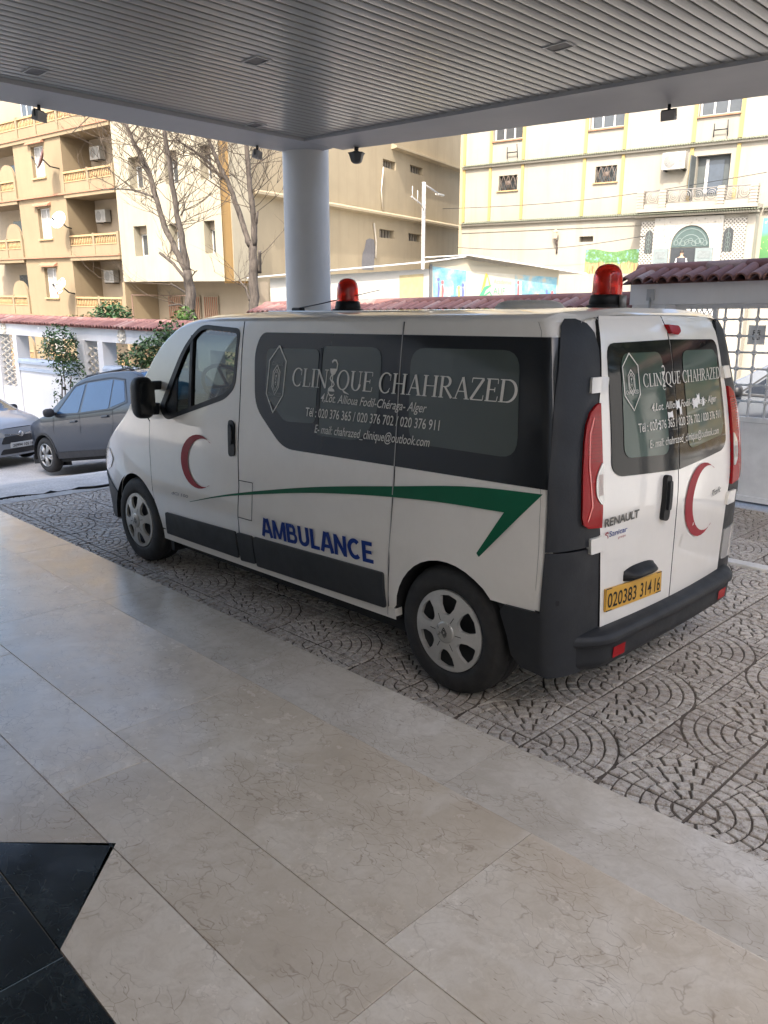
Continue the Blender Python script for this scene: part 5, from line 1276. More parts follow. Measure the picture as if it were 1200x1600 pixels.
def wall_with_holes(mb, s0, s1, z0, z1, y0, y1, holes):
    """wall slab with rectangular openings"""
    xs = sorted({s0, s1}|{h[0] for h in holes}|{h[1] for h in holes}); zs = sorted({z0, z1}|{h[2] for h in holes}|{h[3] for h in holes})
    for a, b in zip(xs, xs[1:]):
        for c, d in zip(zs, zs[1:]):
            m_ = ((a+b)/2, (c+d)/2)
            if not any(h[0] < m_[0] < h[1] and h[2] < m_[1] < h[3] for h in holes):
                mb.add([(a, y1, c), (b, y1, c), (b, y1, d), (a, y1, d)], [(0, 1, 2, 3)])
    for h in holes:
        a, b, c, d = h; mb.add([(a, y0, c), (b, y0, c), (b, y0, d), (a, y0, d), (a, y1, c), (b, y1, c), (b, y1, d), (a, y1, d)], [(0, 1, 5, 4), (1, 2, 6, 5), (2, 3, 7, 6), (3, 0, 4, 7)])
def window(root, a, b, c, d, y, leaves=2, mat=None, name='window', open_top=0, sgn=1):
    """frame with leaves in the opening a..b, c..d; the pane stands at depth y"""
    mb = MB(); w_ = .05
    for q in ((a, b, c, c+w_), (a, b, d-w_, d), (a, a+w_, c+w_, d-w_), (b-w_, b, c+w_, d-w_)): mb.box(q[0], q[1], y-.03, y+.03, q[2], q[3])
    for k in range(1, leaves): x = a+(b-a)*k/leaves; mb.box(x-.03, x+.03, y-.03, y+.032, c+w_, d-w_)
    f = mb.build(name, M_frame, root)
    for k in range(leaves):
        x0, x1 = a+(b-a)*k/leaves+.03, a+(b-a)*(k+1)/leaves-.03
        mb = MB(); mb.box(x0, x1, y-.012, y+.004, c+w_, d-w_); mb.build('pane', mat or M_pane, f)
    return f
def balustrade(root, a, b, z, y, h=.95, posts=()):
    """solid lower panel, baluster row, top rail"""
    a, b = min(a, b), max(a, b)
    mb = MB(); mb.box(a, b, y-.10, y, z, z+h*.52); p = mb.build('parapet', M_beige, root)
    mb = MB(); mb.box(a, b, y-.14, y+.03, z+h*.92, z+h); mb.build('rail', M_rail, p)
    mb = MB(); mb.box(a, b, y-.12, y+.025, z+h*.52, z+h*.56); mb.build('lower_rail', M_rail, p)
    n = max(2, int((b-a)/.13)); mb = MB()
    for k in range(n):
        x = a+(b-a)*(k+.5)/n; mb.tube([(x, y-.05, z+h*.56), (x, y-.05, z+h*.70), (x, y-.05, z+h*.92)], [.022, .04, .022], 5, caps=False)
    tag(mb.build('balusters', M_rail, p, False), kind='stuff')
def ac_unit(ref, label, loc, group='air conditioners'):
    o = sub_root(ref, 'air_conditioner', label, 'air conditioner', loc, group)
    mb = MB(); mb.bbox(-.40, .40, 0, .30, 0, .56, .02); mb.build('casing', plain('ac_white', (.34, .33, .30), .6), o)
    mb = MB(); mb.lathe([(.21, .012), (.20, .016), (.0, .016)], (.12, .298, .28), 'y', 24); fan = mb.build('fan_grille', plain('fan_grey', (.18, .18, .17), .6), o, False)
    mb = MB()
    for k in range(5): mb.lathe([(.04*k+.03, .02), (.04*k+.038, .02)], (.12, .298, .28), 'y', 20)
    mb.build('fan_rings', plain('ac_white', (.66, .65, .60)), fan, False)
    mb = MB()
    for k in range(9): mb.box(-.33, -.17, .3, .306, .08+.045*k, .10+.045*k)
    mb.build('louvre', plain('fan_grey', (.18, .18, .17)), o)
    for x in (-.3, .3): mb = MB(); mb.box(x-.02, x+.02, -.02, .32, -.04, -.002); mb.build('bracket', M_grey, o)
def dish(ref, label, loc, col, aim=(.4, .9, .35), r=.42):
    o = sub_root(ref, 'satellite_dish', label, 'satellite dish', loc, 'satellite dishes')
    a = Vector(aim).normalized(); q = a.to_track_quat('Z', 'Y').to_matrix()
    mb = MB(); mb.lathe([(0, 0), (r*.5, .03), (r, .11), (r, .125), (r*.5, .045), (0, .015)], n=24); mb.v = [tuple(q @ Vector(v)) for v in mb.v]
    mb.build('reflector', col, o, False)
    mb = MB(); mb.tube([q @ Vector((0, -r, .1)), q @ Vector((0, -.1, .42))], .015, 5); mb.tube([q @ Vector((0, -.13, .38)), q @ Vector((0, -.06, .48))], .04, 6); mb.build('feed_arm', M_grey, o)
    mb = MB(); mb.tube([(0, 0, 0), (0, -.3, -.25), (0, -loc[1], -.3)], .03, 6); mb.build('mount', M_grey, o)

# ---- beige apartment block with balconies (left)
HL = R(-6.6)
ap = far_root('apartment_block', 'beige apartment block with recessed balconies and balustrades at the far left', 'apartment block', 36.59, -13.05, HL, 1.12)
slabs = [-2.37, .36, 3.09, 5.82, 8.45, 11.2]
mb = MB(); mb.box(-4.93, 13, -1.45, -9, -5, 14); mb.build('core_wall', M_beige2, ap)
for zb, zt in zip(slabs[:4], slabs[1:5]):
    mb = MB(); wall_with_holes(mb, -.92, 3.4, zb, zt, -.28, 0, [(.64, 1.74, zb+.90, zb+2.27)])
    mb.add([(-.92, 0, zb), (-.92, -1.46, zb), (-.92, -1.46, zt), (-.92, 0, zt)], [(0, 1, 2, 3)]); mb.add([(3.4, 0, zb), (3.4, -1.46, zb), (3.4, -1.46, zt), (3.4, 0, zt)], [(0, 1, 2, 3)])
    mb.build('bay_wall', M_beige, ap, False)
    window(ap, .64, 1.74, zb+.90, zb+2.27, -.2, 2, M_shut)
    mb = MB(); mb.prism([(0.002, zb+2.36), (.20, zb+2.34), (.20, zb+2.40), (0.002, zb+2.52)], .45, 1.93, 'x'); mb.build('window_hood', M_ledge, ap)
    mb = MB(); mb.box(.55, 1.83, .002, .08, zb+.82, zb+.895); mb.build('window_sill', M_rail, ap)
    for a, b in ((-4.93, -.93), (3.41, 8.5)):
        mb = MB(); mb.box(a, b, .10, -1.44, zb-.16, zb-.002); mb.build('balcony_slab', M_beige, ap)
    mb = MB(); mb.box(-4.93, 8.5, .003, .15, zb+.0, zb+.07); mb.build('floor_ledge', M_ledge, ap)
    for a, b in ((-.98, -2.88), (-3.05, -4.80), (3.55, 4.9), (5.1, 8.4)): balustrade(ap, a, b, zb, .06)
    for s in (-.94, -2.965, -4.865, 3.47, 5.0):
        mb = MB(); mb.box(s-.08, s+.08, .09, -.12, zb, zb+1.0); mb.build('balcony_post', M_beige, ap)
    # balcony door and its shutter
    mb = MB(); mb.box(-3.15, -4.25, -1.43, -1.38, zb+.02, zb+2.15); mb.build('balcony_door', M_shut, ap)
    window(ap, -4.05, -3.35, zb+.15, zb+2.05, -1.36, 2)
    mb = MB(); mb.box(6.0, 6.9, -1.43, -1.38, zb+.8, zb+2.0); mb.build('balcony_window', M_pane, ap)
    mb = MB(); mb.prism(arcp(4.3, zb+.95, .75, .75, 0, 180, 12), .02, -.1, 'y'); mb.build('arched_screen', M_beige, ap)
    mb = MB(); mb.box(-4.93, -5.1, .0, -1.44, zb, zt); mb.build('end_wall', M_cream, ap)
zb = 8.45
mb = MB(); mb.box(-4.93, 8.5, .10, -1.44, zb-.16, zb-.002); mb.build('balcony_slab', M_beige, ap)
mb = MB(); mb.box(-4.93, 8.5, .003, .15, zb, zb+.07); mb.build('floor_ledge', M_ledge, ap)
for a, b in ((-4.8, -3.2), (-3.0, -1.0), (-.8, .9), (1.1, 2.6), (2.8, 4.6), (4.8, 8.4)): balustrade(ap, a, b, zb, .06)
for s in (-4.9, -3.1, -.9, 1.0, 2.7, 4.7):
    mb = MB(); mb.box(s-.08, s+.08, .09, -.12, zb, zb+1.0); mb.build('balcony_post', M_beige, ap)
window(ap, 3.6, 4.7, zb+.9, zb+2.2, -1.38, 2); window(ap, .4, 1.4, zb+.9, zb+2.2, -1.38, 2)
ac_unit(ap, 'air conditioner on the top recessed balcony wall behind branches', (-1.85, -1.38, 7.35)); ac_unit(ap, 'air conditioner with round fan on the middle recessed balcony wall', (-1.85, -1.38, 4.65)); ac_unit(ap, 'air conditioner in shade on the lowest recessed balcony wall', (-2.1, -1.38, 1.95))
dish(ap, 'brown satellite dish beside the top balcony, among bare branches', (-.62, .75, 7.25), plain('dish_brown', (.13, .06, .05), .6), r=.45)
dish(ap, 'white satellite dish at the corner of the middle balcony', (-1.15, .55, 4.65), plain('dish_white', (.75, .74, .70), .5), (-.3, .9, .35), .40)
t = NT('dish_rusty'); f_ = t.noise(t.coord(), 3.5, 4); t.set(col=t.ramp(f_, [(.48, (.72, .70, .64)), (.56, (.55, .16, .04))]), rough=.6)
dish(ap, 'white satellite dish with an orange rust patch by the lowest balcony', (-.85, .6, 1.75), t.mat, (.0, .9, .4), .40)

# ---- cream building with plain windows, carried on a recessed ground floor
cb = far_root('cream_building', 'cream building with small white framed windows behind the two bare trees', 'building', 36.59, -13.05, HL, 1.12)
holes = []
for s0, s1 in ((-7.08, -6.15), (-9.42, -8.6), (-11.45, -10.80)):
    for z0 in (3.02, 5.70, 8.4): holes.append((s0, s1, z0, z0+1.2))
mb = MB(); wall_with_holes(mb, -11.88, -5.12, 1.98, 14, -.45, .12, holes); mb.add([(-11.88, .12, 1.98), (-5.12, .12, 1.98), (-5.12, -1.6, 1.98), (-11.88, -1.6, 1.98)], [(0, 1, 2, 3)]); mb.add([(-5.12, .12, 1.98), (-5.12, .12, 14), (-5.12, -1.5, 14), (-5.12, -1.5, 1.98)], [(0, 1, 2, 3)])
mb.build('front_wall', M_cream, cb, False)
mb = MB(); mb.box(-11.75, -5.1, -.50, -1.6, 1.99, 14); mb.build('core_wall', M_cream, cb)
for h in holes:
    window(cb, h[0], h[1], h[2], h[3]-.30, -.30, 2); mb = MB(); mb.box(h[0], h[1], -.42, -.2, h[3]-.30, h[3]); mb.build('shutter_box', M_beige2, cb)
mb = MB(); mb.box(-11.6, -4.95, -1.61, -2.4, -5, 1.97); mb.build('ground_floor_wall', M_beige2, cb)
mb = MB(); mb.box(-5.12, -4.95, .1, -1.6, -5, 1.97); mb.build('end_pier', M_beige, cb)
for s in (-6.0, -7.3, -8.5):
    mb = MB(); mb.box(s-.9, s, -1.58, -1.52, -.5, 1.4); g = mb.build('ground_floor_door', M_beige2, cb)
    for k in range(7):
        mb = MB(); x = s-.85+.13*k; mb.box(x, x+.03, -1.51, -1.48, -.4, 1.35); mb.build('door_bar', M_ledge, g)
mb = MB()
for q in (((-5.6, .1, -3), (-5.6, .1, 1.42), (-9.6, .1, 1.42), (-9.6, .1, -3)), ): mb.tube(q, .03, 5)
mb.build('pipe_frame', plain('pipe_brown', (.12, .07, .05), .8), cb)

# ---- sand coloured building whose long side runs away from us
HM = R(71)
sb = far_root('sand_building', 'sand coloured blank building side with ledges and slot windows right of the column', 'building', 24.87, -14.40, HM, 1.12)
holes = [(13.6, 15.1, 7.72, 8.12), (16.95, 18.7, 7.85, 8.25), (13.2, 15.0, 4.25, 4.68), (16.8, 18.55, 4.25, 4.66)]
mb = MB(); wall_with_holes(mb, 1.8, 27, -5, 14, .35, 0, holes); mb.build('side_wall', M_mid, sb, False)
mb = MB(); mb.box(-.02, 1.8, -.01, .05, 1.9, 14); mb.build('corner_strip', M_orange, sb)
mb = MB(); mb.box(2.2, 27, .36, 1.0, -5, 14); mb.build('core_wall', M_mid, sb)
for h in holes:
    mb = MB(); mb.box(h[0], h[1], .30, .355, h[2], h[3]); v_ = mb.build('slot_window', plain('slot_dark', (.12, .10, .08), .8), sb)
    for k in range(5):
        x = h[0]+(h[1]-h[0])*(k+.5)/5; mb = MB(); mb.box(x-.03, x+.03, .22, .29, h[2], h[3]); mb.build('slot_bar', plain('bar_grey', (.3, .27, .22), .7), v_)
for z in (5.43, 8.86):
    mb = MB(); mb.prism([(0, z-.16), (-.32, z-.10), (-.32, z), (0, z+.12)], 1.85 if z < 6 else 14.6, 27, 'x'); mb.build('floor_ledge', M_mid, sb)
mb = MB(); panel(mb, [(11.2, 3.0), (11.3, 3.4), (11.5, 3.6), (11.7, 4.05), (12.1, 4.15), (12.6, 4.1), (12.7, 3.6), (12.5, 2.6), (11.2, 2.6)], lambda a, b, o: (a, -.012-o, b), 0, 0, (), .5); mb.build('broken_patch', plain('patch_grey', (.16, .155, .16), .9), sb, False)
mb = MB(); mb.tube([(12.65, -.06, 3.2), (12.7, -.06, 4.0), (12.45, -.06, 4.9)], .05, 5); mb.tube([(13.45, -.06, 5.6), (13.3, -.06, 6.6), (13.55, -.06, 7.7)], .04, 5); mb.build('drain_pipe', plain('pipe_pale', (.45, .40, .32), .8), sb)
lp = sub_root(sb, 'street_lamp', 'grey street lamp pole with a long arm in front of the sand coloured wall', 'street lamp', (13.9, -2.2, 0))
mb = MB(); mb.tube([(0, 0, -3), (0, 0, 6.9)], .10, 10); mb.build('pole', plain('pole_grey', (.42, .41, .40), .5, .3), lp)
mb = MB(); mb.tube([(0, 0, 6.8), (1.4, .2, 6.72), (2.6, .3, 6.60)], .05, 8); mb.build('arm', plain('pole_grey', (.42, .41, .40)), lp)
mb = MB(); mb.bbox(2.4, 3.3, .22, .40, 6.52, 6.62, .03); mb.build('lamp_head', plain('lamp_head', (.55, .55, .53), .4), lp)
mb = MB(); mb.tube([(0, 0, 5.6), (-1.0, -.3, 5.75), (-2.6, -.5, 5.95)], .035, 6)
for k in range(3): mb.tube([(-.6-.9*k, -.2-.13*k, 5.65+.1*k), (-.6-.9*k, -.2-.13*k, 6.25+.1*k)], .025, 6)
mb.build('cable_bracket', plain('pole_grey', (.42, .41, .40)), lp)

# ---- white house with yellow pilasters, carved doorway and balcony (right)
HW_ = R(-8.6)
wh = far_root('white_house', 'white house with yellow pilasters, green tile ledges and a carved arched doorway', 'house', 13.805, -24.402, HW_, 1.4)
M_gtile = plain('green_ledge_tile', (.13, .14, .10), .6, 0, 0, .3, 8)
holes = [(4.33, 5.17, 5.48, 6.04), (.26, 1.09, 5.50, 6.06), (-3.70, -2.57, 4.78, 6.10), (4.18, 5.48, 7.35, 8.6), (.12, 1.42, 7.35, 8.6), (-3.86, -2.5, 7.35, 8.6), (1.0, 1.56, 3.42, 3.62)]
mb = MB(); wall_with_holes(mb, -14, 6.84, -4, 12, -.3, 0, holes); mb.build('front_wall', M_house, wh, False)
mb = MB(); mb.box(-14, 6.83, -.31, -8, -4, 12); mb.build('core_wall', M_house, wh)
mb = MB(); mb.box(6.835, 7.0, .0, -8, -4, 12); mb.build('side_wall', M_mid, wh)
for s in (6.78, 5.55, 4.10, 1.53, .04, -2.40, -3.93, -6.4, -8.0):
    for z0, z1 in ((4.36, 6.38), (6.56, 12)):
        mb = MB(); mb.box(s-.055, s+.055, .002, .05, z0, z1); mb.build('pilaster', M_yel, wh)
def tile_ledge(root, a, b, z, y0, d=.16):
    mb = MB(); mb.box(a, b, y0, y0+d*.7, z-.06, z); mb.build('ledge', M_house, root)
    n = int((b-a)/.085); mb = MB()
    for k in range(n):
        x = a+(b-a)*(k+.5)/n; mb.grid(lambda u, v: (x+.038*math.cos(math.pi*u), y0+d*1.15*(1-v)+.0, z+.0+.035*math.sin(math.pi*u)+.07*v), 4, 1)
    tag(mb.build('ledge_tiles', M_gtile, root, False), kind='stuff')
for a, b, z in ((-14, 6.84, 6.46), (-.95, 6.84, 4.26), (-14, -4.95, 4.26)): tile_ledge(wh, a, b, z, .002)
mb = MB(); mb.box(-.95, 6.84, .002, .03, 3.93, 3.97); mb.build('string_course', M_house, wh)
for h in holes[:2]:
    mb = MB(); mb.box(h[0], h[1], -.25, -.2, h[2], h[3]); v_ = mb.build('small_window', M_pane, wh)
    mb = MB()
    for k in range(4):
        for q in (1, -1): mb.tube([(h[0]+(h[1]-h[0])*k/4, -.02, h[2] if q > 0 else h[3]), (h[0]+(h[1]-h[0])*(k+1)/4, -.02, h[3] if q > 0 else h[2])], .014, 4)
    mb.lathe([(0, .02), (.07, .01), (.09, 0)], ((h[0]+h[1])/2, -.02, (h[2]+h[3])/2), 'y', 8); mb.build('window_grille', plain('grille_brown', (.10, .075, .06), .7), v_)
    mb = MB(); mb.box(h[0]-.06, h[1]+.06, .002, .06, h[2]-.05, h[2]-.004); mb.build('window_sill', M_rail, wh)
for h in holes[3:6]:
    window(wh, h[0], h[1], h[2], h[3], -.2, 3)
    mb = MB(); mb.box(h[0]-.04, h[1]+.04, .002, .07, h[2]-.06, h[2]-.004); mb.build('window_sill', M_ledge, wh)
mb = MB(); mb.box(1.0, 1.56, -.25, -.2, 3.42, 3.62); mb.build('vent_window', plain('slot_dark', (.12, .10, .08)), wh)
# upper balcony door with open shutter
mb = MB(); mb.box(-3.70, -2.57, -.29, -.25, 4.78, 6.10); dr = mb.build('balcony_door', plain('door_grey_green', (.07, .08, .08), .5), wh)
mb = MB(); mb.box(-3.45, -2.95, -.245, -.23, 4.9, 5.95); mb.build('door_pane', plain('door_blue', (.05, .065, .09), .1, 0, .5), dr)
mb = MB(); mb.box(-2.94, -2.84, -.246, -.22, 4.9, 6.0); mb.build('door_jamb', M_frame, dr)
mb = MB(); mb.box(-2.56, -2.52, .0, .55, 4.80, 6.08); mb.build('open_shutter', plain('door_grey_green', (.07, .08, .08)), wh)
# projecting bay with carved arch
BY = .55
mb = MB(); mb.box(-4.60, -1.02, .0, BY, -4, 4.12); by_ = mb.build('bay_wall', M_house, wh)
t = NT('carved_plaster'); c = t.coord('Object', (1, 0, 1)); vo = t.n('TexVoronoi', Scale=9., feature='SMOOTH_F1'); t.l(c, vo.inputs['Vector']); t.set(col=t.ramp(vo.outputs['Distance'], [(.05, (.19, .18, .155)), (.3, (.33, .315, .28))]), rough=.8); t.bump(vo.outputs['Distance'], .7, .03); M_carve = t.mat
t = NT('zellige_panel'); c = t.coord('Object', (1, 0, 1)); mp = t.n('Mapping'); mp.inputs['Rotation'].default_value = (0, R(45), 0); t.l(c, mp.inputs[0])
w1 = t.n('TexWave', Scale=3.6, bands_direction='X'); w2 = t.n('TexWave', Scale=3.6, bands_direction='Z'); t.l(mp.outputs[0], w1.inputs[0]); t.l(mp.outputs[0], w2.inputs[0])
mxn = t.math('MAXIMUM', w1.outputs['Fac'], w2.outputs['Fac']); t.set(col=t.ramp(mxn, [(.6, (.10, .095, .08)), (.78, (.32, .305, .27))]), rough=.7); t.bump(mxn, .6, .02); M_zel = t.mat
AC_, AR = -2.81, .66
fm = lambda a, b, o: (a, BY+.002+o, b)
arch_in = [(AC_-AR, 2.2)]+arcp(AC_, 3.12, AR, .70, 180, 0, 18)+[(AC_+AR, 2.2)]
mb = MB(); panel(mb, [(-3.86, 2.2), (-1.52, 2.2), (-1.52, 4.10), (-3.86, 4.10)], fm, .06, .06, [arch_in], .2); mb.build('carved_surround', M_carve, by_, False)
for a, b in ((-1.51, -1.03), (-4.59, -3.87)):
    mb = MB(); panel(mb, [(a, 2.0), (b, 2.0), (b, 4.0), (a, 4.0)], fm, .03, .03, (), .3); mb.build('tile_panel', M_zel, by_, False)
for a, b in ((-1.50, -1.20), (-4.22, -3.88)):
    cx = (a+b)/2; rr = (b-a)/2-.01
    mb = MB(); panel(mb, [(cx-rr, 2.92)]+arcp(cx, 3.5, rr, .2, 180, 0, 10)+[(cx+rr, 2.92)], fm, .035, 0, (), .2); g = mb.build('arched_window', M_pane, by_, False)
    mb = MB()
    for k in range(4): mb.lathe([(.07, .05), (.085, .05)], (cx, BY, 3.0+.15*k), 'y', 10)
    stroke(mb, [(cx, 2.92), (cx, 3.68)], .02, fm, .05); mb.build('window_grille', plain('grille_green', (.10, .13, .12), .6), g, False)
mb = MB(); panel(mb, arcp(AC_, 3.10, AR-.01, .70, 0, 180, 18), fm, .015, 0, (), .2); tr = mb.build('arch_fanlight', plain('fanlight_green', (.055, .085, .08), .5), by_, False)
mb = MB()
for k in range(3): stroke(mb, arcp(AC_, 3.12, .2+.18*k, .2+.19*k, 5, 175, 14), .025, fm, .03)
for k in range(9): stroke(mb, arcp(AC_-.5+.125*k, 3.22+.1*math.sin(k*1.1)**2, .08, .08, 0, 360, 10), .02, fm, .03)
mb.build('fanlight_scrolls', plain('scroll_green', (.16, .20, .19), .5), tr, False)
mb = MB(); panel(mb, [(AC_-AR+.01, 1.8), (AC_+AR-.01, 1.8), (AC_+AR-.01, 3.08), (AC_-AR+.01, 3.08)], fm, .008, 0, (), .5); mb.build('doorway', plain('doorway_dark', (.03, .035, .04), .7), by_, False)
for s0, s1, o_ in ((-2.10, -1.60, 1), (-3.05, -3.62, -1)):
    mb = MB(); mb.box(s0, s1, BY+.10, BY+.16, 1.8, 3.06); lf = mb.build('door_leaf', plain('leaf_green_grey', (.16, .19, .19), .5), wh)
    mb = MB(); a, b = min(s0, s1), max(s0, s1)
    mb.box(a+.08, b-.08, BY+.161, BY+.168, 2.72, 2.96); mb.box(a+.08, b-.08, BY+.161, BY+.168, 2.0, 2.62); mb.build('leaf_pane', plain('leaf_pane', (.16, .18, .18), .25), lf)
tile_ledge(wh, -4.95, -.80, 4.20, BY-.02, .34)
mb = MB(); mb.box(-4.90, -.86, .0, BY+.22, 4.30, 4.42); mb.build('balcony_floor', M_house, wh)
M_band2 = plain('banded_post', (.30, .26, .22), .8)
for s in (-.98, -1.76, -3.70, -4.74):
    mb = MB(); mb.box(s-.11, s+.11, BY-.02, BY+.20, 4.42, 5.02); pt = mb.build('balcony_post', M_house, wh)
    for k in range(6):
        mb = MB(); mb.box(s-.125, s+.125, BY-.035, BY+.215, 4.46+.095*k, 4.50+.095*k); mb.build('post_ring', M_band2, pt)
for a, b in ((-1.10, -1.64), (-1.88, -3.58), (-3.82, -4.62)):
    mb = MB(); mb.box(a, b, BY+.04, BY+.14, 4.42, 4.56); mb.build('balcony_kerb', M_house, wh)
    mb = MB(); mb.tube([(a, BY+.09, 4.99), (b, BY+.09, 4.99)], .02, 6); mb.tube([(a, BY+.09, 4.59), (b, BY+.09, 4.59)], .012, 6)
    n = max(1, round(abs(b-a)/.42))
    for k in range(n):
        cx = a+(b-a)*(k+.5)/n
        for r_ in (.17, .10, .045): mb.lathe([(r_-.010, .0), (r_+.010, .0), (r_+.010, .014), (r_-.010, .014)], (cx, BY+.085, 4.79), 'y', 14)
        for q in (-1, 1): mb.tube([(cx+q*.2, BY+.09, 4.6), (cx+q*.2, BY+.09, 4.98)], .010, 5)
    mb.build('iron_railing', plain('railing_iron', (.17, .16, .15), .6), wh, False)
for s in (-4.85,):
    mb = MB(); mb.box(s, s+.5, BY, BY-.5, -4, 4.1); mb.build('bay_pier', M_house, wh)
for s, z in ((4.55, 6.85), (-3.3, 6.85)):
    mb = MB(); mb.tube([(s-.22, .12, z+.0), (s+.22, .12, z)], .022, 5); mb.tube([(s-.24, .1, z-.22), (s-.22, .16, z+.28)], .018, 5); mb.tube([(s+.22, .1, z-.22), (s+.2, .16, z+.2)], .018, 5); mb.build('iron_bracket', M_grey, wh)
ac_unit(wh, 'air conditioner on the white house wall left of its balcony door', (-1.88, .03, 5.70))
ln = sub_root(wh, 'wall_lantern', 'brown wall lantern on the white house below the tile ledge', 'lantern', (2.46, .22, 3.72))
mb = MB(); mb.lathe([(.03, .18), (.14, .10), (.11, .08), (.07, -.14), (.03, -.16)], n=6, smooth=False); mb.build('lantern_glass', plain('lantern_amber', (.42, .34, .24), .5), ln)
mb = MB(); mb.tube([(0, 0, -.15), (0, -.05, -.3), (0, -.2, -.42)], .03, 6); mb.tube([(0, -.2, -.2), (0, -.2, -.7)], .035, 6); mb.build('lantern_bracket', plain('lantern_iron', (.08, .06, .05), .7), ln)
# painted wall pictures
t = NT('painted_grove'); c = t.coord('Object'); tr_ = t.noise(t.coord('Object', (3.2, 0, .35)), 4, 4, .6, .3); gr_ = t.noise(c, 7, 5, .7)
sep = t.n('SeparateXYZ'); t.l(c, sep.inputs[0]); zz = t.math('ADD', sep.outputs[2], t.math('MULTIPLY', t.noise(t.coord('Object', (1.2, 1, .5)), 3, 4), .5))
low_ = t.ramp(tr_, [(.42, (.20, .11, .045)), (.52, (.34, .25, .14)), (.62, (.24, .22, .07))]); upc = t.ramp(gr_, [(.40, (.06, .14, .05)), (.55, (.10, .20, .065)), (.66, (.15, .28, .40))])
fz = t.ramp(zz, [(.0, 0.), (.08, 1.)]); t.set(col=t.mix(fz, low_, upc), rough=.8); M_grove = t.mat
def mural(root, nm, a, b, z0, z1, zsplit, mat, y=.004, top=None):
    mb = MB(); n = 30
    tf = top or (lambda u: 0)
    vs = [(a+(b-a)*k/n, y, z0-zsplit) for k in range(n+1)]+[(a+(b-a)*k/n, y, z1-zsplit+tf(k/n)) for k in range(n+1)]
    mb.add(vs, [(k, k+1, n+2+k, n+1+k) for k in range(n)]); o = mb.build(nm, mat, root, False); o.location = (0, 0, zsplit); return o
mural(wh, 'painted_grove', -1.0, 1.26, 2.25, 3.05, 2.85, M_grove, .004, lambda u: .05*math.sin(u*9)+.05*u)
t = NT('painted_garden'); c = t.coord('Object'); sep = t.n('SeparateXYZ'); t.l(c, sep.inputs[0]); zz = t.math('ADD', sep.outputs[2], t.math('MULTIPLY', t.noise(c, 2.5, 3), .4))
t.set(col=t.mix(t.ramp(t.noise(c, 6, 3), [(.62, 0.), (.66, 1.)]), t.ramp(t.math('MULTIPLY', zz, .6), [(.1, (.05, .15, .05)), (.5, (.08, .21, .07)), (.75, (.10, .27, .40))]), (.65, .62, .2)), rough=.8); M_gard = t.mat
mural(wh, 'painted_garden', -7.5, -4.97, 2.3, 3.98, 2.75, M_gard)
# person at the doorway
pr = sub_root(wh, 'person', 'person in a dark sleeveless jacket over pale sleeves standing in the arched doorway', 'person', (-2.62, BY+.24, 1.72), rz=R(-80))
bm_ = MB()
def body_ring(z, rx, ry, n=12, cx=0): return [(cx+rx*math.cos(2*math.pi*k/n), ry*math.sin(2*math.pi*k/n), z) for k in range(n)]
rings = [(0, .09, .10), (.06, .08, .09), (.35, .085, .10), (.62, .10, .13), (.72, .10, .145), (.85, .105, .15), (.98, .10, .165), (1.03, .08, .15), (1.06, .045, .06), (1.09, .04, .045), (1.115, .05, .05), (1.15, .064, .055), (1.19, .070, .058), (1.235, .066, .056), (1.265, .04, .035), (1.27, .005, .005)]
V = []
for z, a, b in rings: V += body_ring(z, a, b, 12, .012 if z > 1.1 else 0)
Fc = [(i*12+k, i*12+(k+1) % 12, (i+1)*12+(k+1) % 12, (i+1)*12+k) for i in range(len(rings)-1) for k in range(12)]
b0 = len(bm_.v); bm_.add(V, Fc, 0, True); bm_.m = [2 if i//12 >= 7 else (1 if i//12 < 3 else 0) for i in range(len(Fc))]
for s in (1, -1): bm_.tube([(0, s*.13, 1.0), (.01, s*.175, .86), (.06, s*.17, .72), (.14, s*.12, .68)], [.045, .04, .034, .03], 8, m=3)
bm_.tube([(.072, 0, 1.19), (.092, 0, 1.175)], [.012, .008], 5, m=2)
bd_ = bm_.build('body', [plain('jacket_dark', (.035, .035, .045), .9), plain('trousers_grey', (.08, .08, .09), .9), plain('skin', (.42, .26, .18), .6), plain('sleeve_pale', (.5, .5, .5), .9)], pr)
mb = MB(); mb.lathe([(.072, 1.19), (.073, 1.22), (.066, 1.25), (.045, 1.272), (0, 1.28)], (-.004, 0, 0), n=12); mb.v = [(x, y*.85, z) for x, y, z in mb.v]; mb.build('hair', plain('hair_dark', (.03, .025, .02), .8), pr)

# ---- low school hut with painted panels
sh = far_root('school_hut', 'low prefabricated hut with a blue painted panel behind the tiled wall', 'hut', 16.585, -17.113, R(108), 1.0)
M_hut = stucco('hut_cream', (.34, .315, .245), (.26, .23, .18), .25)
mb = MB(); mb.box(0, 5.42, 0, .15, -2, 2.46); mb.build('end_wall', M_hut, sh)
mb = MB(); mb.prism([(0, 2.461), (5.42, 2.161), (5.42, 2.18), (1.33, 2.70), (0, 2.56)], .02, .12, 'y'); mb.build('gable', M_hut, sh)
mb = MB(); mb.box(-.04, .04, -.03, .04, -2, 2.5); mb.build('corner_post', plain('post_dark', (.10, .10, .10), .6), sh)
t = NT('painted_sea'); c = t.coord('Object'); n_ = t.noise(c, 1.6, 5, .65); t.set(col=t.ramp(n_, [(.38, (.07, .22, .30)), (.52, (.17, .30, .34)), (.64, (.34, .31, .23))]), rough=.7); M_sea = t.mat
fm = lambda a, b, o: (a, -.006-o, b)
mb = MB(); panel(mb, [(.12, 1.2), (1.36, 1.2), (1.42, 2.30), (.06, 2.44)], fm, 0, 0, (), .4); pn = mb.build('painted_panel', M_sea, sh, False)
mb = MB(); panel(mb, [(3.52, 1.2), (5.34, 1.2), (5.34, 2.10), (3.46, 2.20)], fm, 0, 0, (), .4); pn2 = mb.build('painted_panel', M_sea, sh, False)
